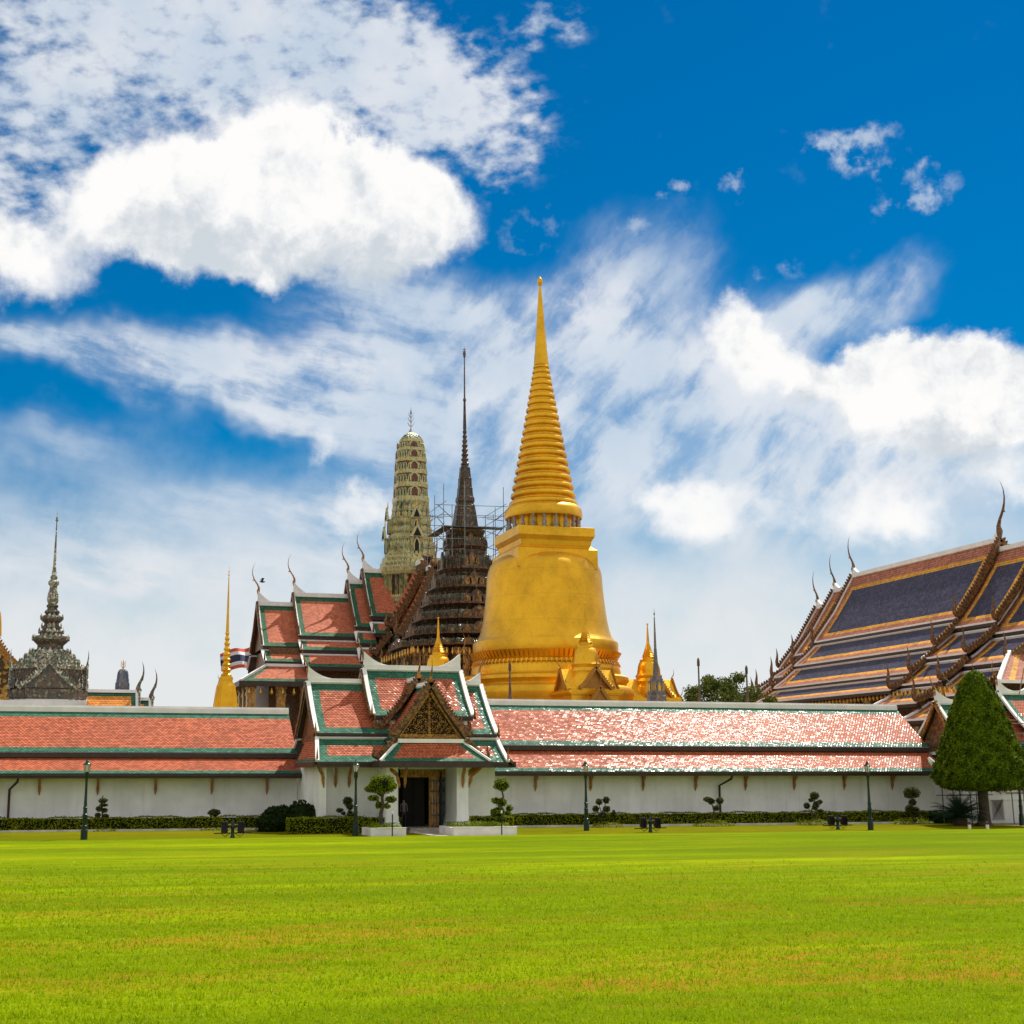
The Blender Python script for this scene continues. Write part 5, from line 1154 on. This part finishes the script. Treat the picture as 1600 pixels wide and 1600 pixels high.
# ================================================================ PLANTS
def ell(c,r,n,power=1.):
    v=rng.normal(0,1,(n,3)); v/=np.linalg.norm(v,axis=1)[:,None]
    c=np.array(c); r=np.array(r); rad=1-rng.random(n)**2*.22
    bump=1+.10*np.sin(v[:,0]*5+c[0])*np.cos(v[:,1]*6)+.06*np.sin(v[:,2]*9+c[0]*3)
    return c+v*r*(rad*bump)[:,None], v/r*min(r)
def ball(mb,c,r,dens=260,size=.075,m=0,core=1):
    area=4*math.pi*(r[0]*r[1]+r[0]*r[2]+r[1]*r[2])/3
    p,nr=ell(c,r,int(area*dens)+40); mb.leafs(p,nr,size,m,.7)
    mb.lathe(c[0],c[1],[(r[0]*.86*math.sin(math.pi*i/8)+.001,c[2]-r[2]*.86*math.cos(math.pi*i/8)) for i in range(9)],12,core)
def topiary(label,Y,base,trunks,balls,leaf='leaf_dull',skirt=None,tr=.06,size=.06,flat=1.):
    b=atY(base[0],base[1],Y); b=Vector((b.x,Y,max(0,b.z) if b.z>.15 else 0))
    t=thing('topiary_tree',label,'topiary',b,'clipped topiary trees along the wall')
    k=MB()
    for tp in trunks:
        pts=[atY(px,py,Y) for px,py in tp]; 
        if len(tp)>2 and tp[0]==base: pts[0]=b.copy()
        n=len(pts); pts=[p+Y_*random.uniform(-.08,.08)*(i>0) for i,p in enumerate(pts)]
        r0=tr if tp[0]==base else tr*.6
        k.tube(pts,[r0*(1-.5*i/(n-1)) for i in range(n)],7)
    k.build('trunk','bark',t)
    for bx,by,rx,ry in balls:
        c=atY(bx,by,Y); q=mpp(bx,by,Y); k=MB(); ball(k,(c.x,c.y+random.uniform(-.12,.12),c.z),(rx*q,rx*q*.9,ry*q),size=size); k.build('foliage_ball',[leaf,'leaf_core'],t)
    if skirt:
        sx,sy,rx,ry=skirt; k=MB(); c=atY(sx,sy,Y-.5); c.z=0; q=mpp(sx,sy,Y)
        p,nr=ell((c.x,c.y,0),(rx*q,.7,ry*q*2),int(rx*q*420)); mk=p[:,2]>0.02; k.leafs(p[mk],nr[mk],.07); k.build('ground_cover','leaf_hedge',t)
    return t
topiary('small stacked cloud topiary of five tiers near the leftmost lamp post',87.4,(159,1290),[[(159,1290),(160,1270),(158,1255),(161,1243)]],[(161,1251,6.5,3.6),(162,1258,6,2.4),(155,1264,5.5,4),(163,1266,5,3.5),(153,1274,4.5,4),(165,1275,5,3.4),(159,1282,7,4)],skirt=(165,1293,20,3))
topiary('low mushroom shaped dark topiary above the left hedge',87.4,(335,1292),[[(335,1292),(335,1282),(335,1274)]],[(335,1270,10,5.5),(333,1285,9,4),(343,1283,6,3)],tr=.09,skirt=(330,1291,20,3))
topiary('sparse pale flowering topiary beside the second lamp post',81.5,(541,1292),[[(541,1292),(541,1280),(546,1265),(543,1252)],[(541,1276),(534,1268)],[(541,1280),(548,1272)]],[(543,1252,8,7),(546,1260,6,6),(531,1266,6,3.5),(548,1274,6,7),(536,1271,4,3)],skirt=(540,1293,22,4),size=.05)
topiary('large umbrella crowned bright topiary in white planter left of the doorway',77.6,(596,1290),[[(596,1290),(595,1272),(598,1258),(597,1246),(600,1236)],[(596,1262),(590,1252),(585,1247)],[(597,1262),(605,1255),(611,1250)],[(598,1244),(590,1240)]],[(597,1225,21,15),(580,1233,10,5),(612,1228,8,7),(583,1247,9,4.5),(611,1249,9,5),(592,1258,6,5),(605,1260,5,3)],'leaf_topiary',tr=.13,size=.065)
topiary('tall spiral topiary of stacked balls in white planter right of the doorway',77.6,(783,1290),[[(783,1290),(782,1270),(779,1256),(786,1245),(785,1236)],[(782,1272),(792,1268),(798,1262)],[(782,1274),(774,1270)]],[(784,1226,12.5,10),(775,1251,7,5),(784,1254,8,7),(780,1268,9,8),(772,1270,6,7),(797,1263,5.5,5),(793,1271,6,3),(783,1282,9,7)],'leaf_topiary',tr=.09,size=.055)
topiary('open topiary with four small pompoms right of the middle lamp post',85.6,(940,1284),[[(940,1284),(938,1272),(945,1262),(946,1256)],[(939,1274),(931,1266)],[(940,1270),(936,1258)]],[(936,1253,5.5,5),(946,1250,5.5,5.5),(931,1264,5,5),(948,1264,6,5.5),(940,1274,7,5),(959,1271,3.5,5)],skirt=(950,1288,28,4),size=.055)
topiary('forked topiary with sloping flat pads beside the bent downpipe',85.4,(1115,1282),[[(1115,1282),(1116,1268),(1113,1258),(1107,1252)],[(1116,1262),(1122,1256),(1125,1252)]],[(1106,1249,7,4),(1112,1252,6,5),(1124,1251,6,5),(1119,1263,5,4)],skirt=(1115,1286,34,5),size=.055)
topiary('branching topiary with seven rounded pads in front of the right hedge',85.6,(1271,1280),[[(1271,1280),(1268,1266),(1272,1254),(1273,1245)],[(1270,1272),(1262,1262)],[(1272,1272),(1282,1256)],[(1276,1280),(1281,1268)]],[(1273,1243,7.5,6),(1268,1250,4.5,3),(1260,1259,5,5),(1274,1257,5,5),(1282,1253,4,3.5),(1281,1267,5,2.6),(1272,1262,4,4)],skirt=(1272,1284,34,4.5),size=.055)
topiary('shaggy grey green topiary with a round head nearest the conical tree',85.5,(1428,1284),[[(1428,1284),(1429,1270),(1424,1258),(1425,1248)],[(1428,1272),(1420,1266)]],[(1424,1239,12.5,9),(1427,1254,6,5),(1420,1264,7,6),(1430,1268,7,7),(1433,1275,7,4)],skirt=(1425,1284,34,5),size=.07)
def hedge(label,x0,x1,y0,y1,h,leaf='leaf_hedge',dens=230,size=.055,core='leaf_core',rnd=0.):
    k=MB(); L=x1-x0; D_=y1-y0
    def face(n,f):
        a=rng.random(n); b=rng.random(n); return f(a,b)
    nt=int(L*D_*dens); a,b=rng.random(nt),rng.random(nt)
    wv=lambda x:.04*np.sin(x*1.3)+.03*np.sin(x*3.7+1)
    p=np.stack([x0+a*L,y0+b*D_,h+wv(x0+a*L)+rng.normal(0,.025,nt)],1); k.leafs(p,np.tile([0,0,1.],(nt,1)),size,0,.7)
    nf=int(L*h*dens); a,b=rng.random(nf),rng.random(nf); p=np.stack([x0+a*L,y0+rng.normal(0,.03,nf)+.02*np.sin((x0+a*L)*2.1),b*h],1); k.leafs(p,np.tile([0,-1.,.3],(nf,1)),size,0,.8)
    for xs in (x0,x1):
        ns=int(D_*h*dens); a,b=rng.random(ns),rng.random(ns); p=np.stack([xs+rng.normal(0,.03,ns),y0+a*D_,b*h],1); k.leafs(p,np.tile([1. if xs==x1 else -1.,0,.3],(ns,1)),size,0,.8)
    ns=int(L*.8); a=rng.random(ns*3); p=np.stack([x0+a*L,y0+rng.random(ns*3)*D_,h+rng.random(ns*3)*.16],1); k.leafs(p,np.tile([0,-1.,0],(ns*3,1)),size*.8,0,.8,.3)
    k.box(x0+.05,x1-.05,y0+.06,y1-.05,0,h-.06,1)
    return tag(k.build('hedge',[leaf,core],loc=((x0+x1)/2,(y0+y1)/2,0)),label,'hedge','clipped hedges under the gallery walls')
hedge('long low clipped hedge running along the left gallery wall',-14,atZ(414,1291).x,87.1,88.0,.78)
hedge('long low clipped hedge running along the right gallery wall',27.4,58.6,86.4,87.3,.80)
hedge('short bright clipped hedge between the dark bush and the doorway',atY(452,1290,80.6).x,atY(626,1290,80.6).x,80.6,81.7,.88)
hedge('short clipped hedge corner behind the right white planter',atY(730,1290,80.5).x,atY(802,1290,80.5).x,80.4,81.4,.85)
hedge('dark end of clipped hedge beneath the scaffold',58.7,61.0,86.,86.9,.78,'leaf_dark')
# dark bush
k=MB(); 
for c,r in (((13.0,84.4,.65),(1.,.9,.85)),((14.2,84.,.75),(1.2,.9,.95)),((12.4,84.,.45),(.8,.8,.75)),((14.9,83.6,.5),(.8,.8,.95))):
    ball(k,c,r,170,.10)
tag(k.build('bush',['leaf_dark','leaf_core'],loc=(13.7,84,0)),'large dark unclipped shrub at the left corner of the gateway','bush')
# conical tree
tx=atZ(1539,1290); TX,TY=tx.x,tx.y
ct=thing('conical_tree','tall dense conical clipped tree standing before the second gateway','tree',(TX,TY,0))
tz=lambda y: atY(1536,y,TY).z
cp=[(5,1051),(13,1056),(21,1067),(31,1090),(39,1112),(47,1135),(55,1160),(63,1182),(69,1202),(71,1214),(65,1225),(48,1231),(15,1232)]
cz=np.array([tz(y) for _,y in cp]); cr_=np.array([a*mpp(1536,y,TY) for a,y in cp])
n=80000
idx=np.argsort(cz); 
seg=np.arange(len(cp)-1); sl_=[]
area=[]
for i in seg:
    L=math.hypot(cr_[i+1]-cr_[i],cz[i+1]-cz[i]); area.append(L*(cr_[i]+cr_[i+1])/2)
area=np.array(area); si=rng.choice(len(area),n,p=area/area.sum()); f=rng.random(n)
rr_=cr_[si]*(1-f)+cr_[si+1]*f; zz_=cz[si]*(1-f)+cz[si+1]*f; an=rng.uniform(0,2*math.pi,n)
lump=1+.035*np.sin(an*9+zz_*3.1)+.03*np.sin(an*17-zz_*5.3)+.025*np.sin(zz_*7.3+an*4)
dep_=1-rng.random(n)**2*.16; R_=rr_*lump*dep_
pts=np.stack([TX+R_*np.cos(an),TY+R_*np.sin(an),zz_+rng.normal(0,.06,n)],1)
dzr=(cz[si+1]-cz[si]); drr=(cr_[si+1]-cr_[si]); nl=np.hypot(dzr,drr)+1e-6
nr_=np.stack([np.cos(an)*np.abs(dzr)/nl,np.sin(an)*np.abs(dzr)/nl,np.where(zz_<cz[9],-.4,.35)],1)
k=MB(); k.leafs(pts,nr_,.092,0,.6,.55)
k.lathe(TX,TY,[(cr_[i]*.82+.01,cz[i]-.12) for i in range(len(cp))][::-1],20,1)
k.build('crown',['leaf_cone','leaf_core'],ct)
k=MB(); k.tube([(TX-.05,TY,-.03),(TX,TY,.25),(TX+.03,TY,.9),(TX,TY,2.2),(TX,TY,3.2)],[.62,.42,.34,.33,.30],12)
for a in range(5): an_=a*1.3; k.tube([(TX,TY,2.0+a*.1),(TX+.8*math.cos(an_),TY+.8*math.sin(an_),2.9),(TX+1.6*math.cos(an_),TY+1.6*math.sin(an_),3.6)],[.16,.1,.05],7)
k.build('trunk','bark',ct)
# potted palm
pp_=atZ(1500,1290); px0=pp_.x; py0=pp_.y
pl=thing('potted_palm','dark bushy palm in a brown pot left of the conical tree trunk','palm',(px0,py0,0))
k=MB(); k.lathe(px0,py0,[(.38,0),(.46,.15),(.5,.42),(.42,.46)],14); k.build('pot','terracotta',pl)
k=MB(); random.seed(5)
for i in range(95):
    a=random.uniform(0,6.28); el_=random.uniform(.35,1.45); L=random.uniform(1.3,2.35)
    path=[]; p=Vector((px0+random.uniform(-.15,.15),py0+random.uniform(-.15,.15),.4)); d_=Vector((math.cos(a)*math.cos(el_),math.sin(a)*math.cos(el_),math.sin(el_)))
    for j in range(9):
        path.append(p.copy()); p=p+d_*L/9; d_=(d_+Vector((math.cos(a)*.04,math.sin(a)*.04,-.13))).normalized()
    k.tube(path,[.022*(1-j/10) for j in range(9)],4)
    for j in range(2,9):
        q=path[j]; dr=(path[j]-path[j-1]).normalized(); sd=dr.cross(Z_); sd=sd.normalized() if sd.length>.05 else X_
        for sg in (-1,1):
            for m_ in (0,.5):
                b=q-dr*m_*L/9; e_=b+sd*sg*.34*math.sin(math.pi*(j-.5)/9.5+.2)+dr*.22-Z_*.1; k.add([b-dr*.03,e_,b+dr*.03],[(0,1,2)])
k.build('fronds','leaf_palm',pl)
# broad tree behind the gallery
bt=thing('broadleaf_tree','round bushy green tree showing above the gallery ridge','tree',(atY(1130,1095,122).x,122,0)); bxx=bt.location.x
k=MB(); k.tube([(bxx,122,-.03),(bxx+.2,122,3.5),(bxx,122,7)],[.5,.38,.25],9)
for a in range(7): k.tube([(bxx,122,5+a*.3),(bxx+2.2*math.cos(a*.9),122+2.2*math.sin(a*.9),8+a*.3)],[.2,.06],6)
k.build('trunk','bark',bt)
k=MB(); random.seed(11)
for (cx0,cy0,rx0) in [(1130,1072,16),(1112,1070,12),(1150,1074,14),(1095,1080,12),(1083,1082,9),(1130,1085,20),(1165,1084,13),(1100,1090,16),(1150,1092,18),(1178,1092,10),(1190,1097,9),(1075,1094,7),(1125,1100,26),(1160,1104,22),(1090,1104,20),(1140,1062,8),(1120,1062,8)]:
    c=atY(cx0,cy0,122); q=mpp(cx0,cy0,122)*rx0
    c=Vector((c.x,122+random.uniform(-2.,2.),c.z))
    v,nr=ell(c,(q*1.05,q,q*.75),int(420+q*q*170)); k.leafs(v+rng.normal(0,.16,v.shape),nr,.15,0,.9,.45)
k.build('crown','leaf_tree',bt)

# ================================================================ STREET FURNITURE
LH=atY(136,1183,76.42).z
prf=[(.042,0),(.042,.118),(.036,.122),(.036,.155),(.040,.160),(.036,.168),(.026,.175),(.028,.290),(.032,.300),(.032,.305),(.024,.312),(.024,.375),(.030,.380),(.030,.388),(.021,.395),(.016,.55),(.0145,.70),(.018,.72),(.016,.735),(.024,.745),(.026,.812),(.034,.818)]
def mk_lamp(label,loc):
    t=thing('lamp_post',label,'lamp post',loc,'green lamp posts on the grass verge'); x,y=loc[0],loc[1]
    u=LH
    k=MB(); k.lathe(x,y,[(a*u,b*u) for a,b in prf[:6]],8,smooth=False); k.build('base','green_iron',t)
    k=MB(); k.lathe(x,y,[(a*u,b*u) for a,b in prf[5:]],14); k.build('column','green_iron',t)
    k=MB(); k.lathe(x,y,[(.022*u,.818*u),(.030*u,.83*u),(.043*u,.905*u),(.042*u,.908*u)],12); o=k.build('lantern_glass','lamp_glass',t)
    k=MB(); k.lathe(x,y,[(.010*u,.82*u),(.013*u,.84*u),(.016*u,.87*u),(.008*u,.895*u)],8); k.build('bulb','flag_white',o)
    k=MB()
    k.lathe(x,y,[(.049*u,.906*u),(.049*u,.914*u),(.040*u,.920*u),(.030*u,.932*u),(.022*u,.945*u),(.020*u,.955*u),(.009*u,.962*u),(.011*u,.97*u),(.003*u,.98*u),(.001*u,1.0*u)],14)
    for i in range(6):
        a=i*math.pi/3; c_,s_=math.cos(a),math.sin(a); k.tube([(x+.031*u*c_,y+.031*u*s_,.822*u),(x+.0445*u*c_,y+.0445*u*s_,.908*u)],.012,4)
    k.build('lantern_cap','green_iron',t)
    return t
l0=mk_lamp('leftmost green lamp post, beside the tiny stacked topiary',(atZ(131,1312).x,76.4,0))
dup(l0,(atZ(555,1306).x,77.2,0),'green lamp post left of the gateway, before the umbrella topiary')
dup(l0,(atZ(916,1298).x,80.4,0),'green lamp post in front of the middle of the glinting gallery roof')
dup(l0,(atZ(1361,1297).x,76.9,0),'green lamp post with a floodlight stand right behind its base')
dup(l0,(atY(1597,1290,81.2).x,81.2,0),'rightmost green lamp post, half hidden under the conical tree')
def mk_flood(label,loc):
    t=thing('floodlight_stand',label,'floodlight',loc,'floodlight stands on the grass verge'); x,y=loc[0],loc[1]
    k=MB(); k.lathe(x,y,[(.12,0),(.12,.1),(.09,.14),(.09,.5),(.13,.55),(.13,.62),(.08,.68),(.09,.74),(.04,.86),(.01,.98)],10); k.build('post','green_iron',t)
    for sg in (-1,1):
        k=MB(); cx0=x+sg*.44; k.prism([(cx0-.17,y-.14,.28),(cx0+.17,y-.14,.28),(cx0+.17,y-.06,.80),(cx0-.17,y-.06,.80)],(0,.28,.03)); k.box(cx0-.19,cx0+.19,y-.2,y+.2,.80,.84)
        for i in range(5): k.box(cx0-.14+i*.065,cx0-.125+i*.065,y-.19,y-.1,.32,.74)
        k.build('floodlight','black_metal',t)
    k=MB(); k.box(x-.3,x+.3,y-.03,y+.03,.66,.72); k.build('cross_bar','bamboo',t)
    k=MB(); k.tube([(x-1.0,y,.24),(x+1.0,y,.26)],.032,6); 
    for sg in (-1,1): k.tube([(x+sg*.15,y,.22),(x+sg*.4,y+.02,.06),(x+sg*.62,y,.24)],.018,5); k.tube([(x+sg*.1,y,.5),(x+sg*.44,y,.22),(x+sg*.3,y+.03,.1)],.015,5)
    k.build('lower_pipe','black_metal',t)
    return t
f0=mk_flood('twin box floodlight stand on the grass left of the gateway',(atZ(363,1309).x,76.6,0))
dup(f0,(atZ(1020,1301).x,77.2,0),'twin box floodlight stand right of the middle lamp post')
dup(f0,(atZ(1350,1299).x,78.2,0),'twin box floodlight stand tucked behind the right lamp post base')
# planters
def planter(label,x0,x1,y0,y1):
    k=MB(); 
    t=thing('planter',label,'planter',((x0+x1)/2,(y0+y1)/2,0),'white planters flanking the doorway')
    k.box(x0,x1,y0,y0+.25,-.02,.42); k.box(x0,x0+.25,y0+.25,y1,-.02,.42); k.box(x1-.25,x1,y0+.25,y1,-.02,.42); k.box(x0+.25,x1-.25,y1-.25,y1,-.02,.42); k.box(x0-.03,x1+.03,y0-.03,y0+.2,.42,.46); k.build('box','planter_white',t)
    k=MB(); k.box(x0+.25,x1-.25,y0+.25,y1-.25,0,.36,1); n=int((x1-x0)*(y1-y0)*200); p=np.stack([rng.uniform(x0+.2,x1-.2,n),rng.uniform(y0+.2,y1-.2,n),.38+rng.random(n)**2*.3],1); k.leafs(p,np.tile([0,-.5,1.],(n,1)),.07,0,.9,.4); k.build('ground_cover',['leaf_topiary','leaf_core'],t)
planter('white planter box left of the doorway holding the umbrella topiary',atY(579,1300,76.3).x,atY(634,1300,76.3).x,76.2,78.6)
planter('white planter box right of the doorway holding the spiral topiary',atY(760,1300,76.3).x-1.9,atY(807,1300,76.3).x,76.2,79.4)
for px,lab in ((613,'short green stake with cream tip before the left planter'),(784,'short green stake with cream tip before the right planter')):
    x=atY(px,1300,75.9).x; t=thing('marker_stake',lab,'stake',(x,75.9,0)); k=MB(); k.tube([(x,75.9,0),(x,75.9,1.2)],.035,8); k.build('rod','green_iron',t); k=MB(); k.tube([(x,75.9,1.2),(x,75.9,1.36)],[.05,.045],8); k.build('tip','planter_white',t)
for px,lab in ((1515,'small white ground spotlight left of the trunk'),(1543,'small white ground spotlight right before the trunk')):
    x=atZ(px,1293).x; y=atZ(px,1293).y-2; x=atY(px,1293,y).x; t=thing('ground_spotlight',lab,'spotlight',(x,y,0)); k=MB(); k.cbox(x,y,0,.26,.14); k.build('housing','planter_white',t); k=MB(); k.lathe(x,y,[(.06,.26),(.1,.32),(.08,.42),(.02,.44)],8); k.build('lamp_head','terracotta',t)
# person in the doorway
hx=atY(627,1285,83.6); P_=Vector((20.36,83.33,.24))
pe=thing('person','person in a pale grey top standing in the dark doorway','person',P_)
def skin_fig():
    me=bpy.data.meshes.new('body'); V=[(0,0,.86),(0,0,1.05),(0,0,1.28),(0,0,1.40),(0,0,1.52),(0,-.02,1.60),(.17,0,1.36),(.22,.0,1.10),(.21,-.08,.88),(-.17,0,1.36),(-.22,0,1.10),(-.21,-.08,.88),(.09,0,.82),(.10,-.01,.46),(.10,0,.08),(.10,-.12,.04),(-.09,0,.82),(-.10,0,.46),(-.10,.04,.08),(-.10,-.08,.04)]
    Ed=[(0,1),(1,2),(2,3),(3,4),(4,5),(2,6),(6,7),(7,8),(2,9),(9,10),(10,11),(0,12),(12,13),(13,14),(14,15),(0,16),(16,17),(17,18),(18,19)]
    Rr=[.13,.12,.13,.06,.08,.085,.055,.045,.03,.055,.045,.03,.085,.06,.042,.035,.085,.06,.042,.035]
    me.from_pydata(V,Ed,[]); o=bpy.data.objects.new('body',me); COL.objects.link(o)
    md=o.modifiers.new('s','SKIN'); 
    for i,r in enumerate(Rr): me.skin_vertices[0].data[i].radius=(r,r*.85)
    me.skin_vertices[0].data[0].use_root=True
    sb=o.modifiers.new('u','SUBSURF'); sb.levels=1; sb.render_levels=1
    dg=bpy.context.evaluated_depsgraph_get(); m2=bpy.data.meshes.new_from_object(o.evaluated_get(dg)); o.modifiers.clear(); o.data=m2; m2.name='body'
    for nm in ('skin','shirt','trousers'): m2.materials.append(M[nm])
    for p in m2.polygons:
        z=p.center.z; p.material_index=0 if z>1.41 or (abs(p.center.x)>.18 and z<1.15) else (1 if z>.88 else 2); p.use_smooth=True
    o.parent=pe; o.matrix_parent_inverse=Matrix()
skin_fig()
k=MB(); k.lathe(P_.x,P_.y+.01,[(.02,P_.z+1.5),(.09,P_.z+1.56),(.095,P_.z+1.64),(.06,P_.z+1.70),(.01,P_.z+1.715)],12); k.build('hair','hair',pe)
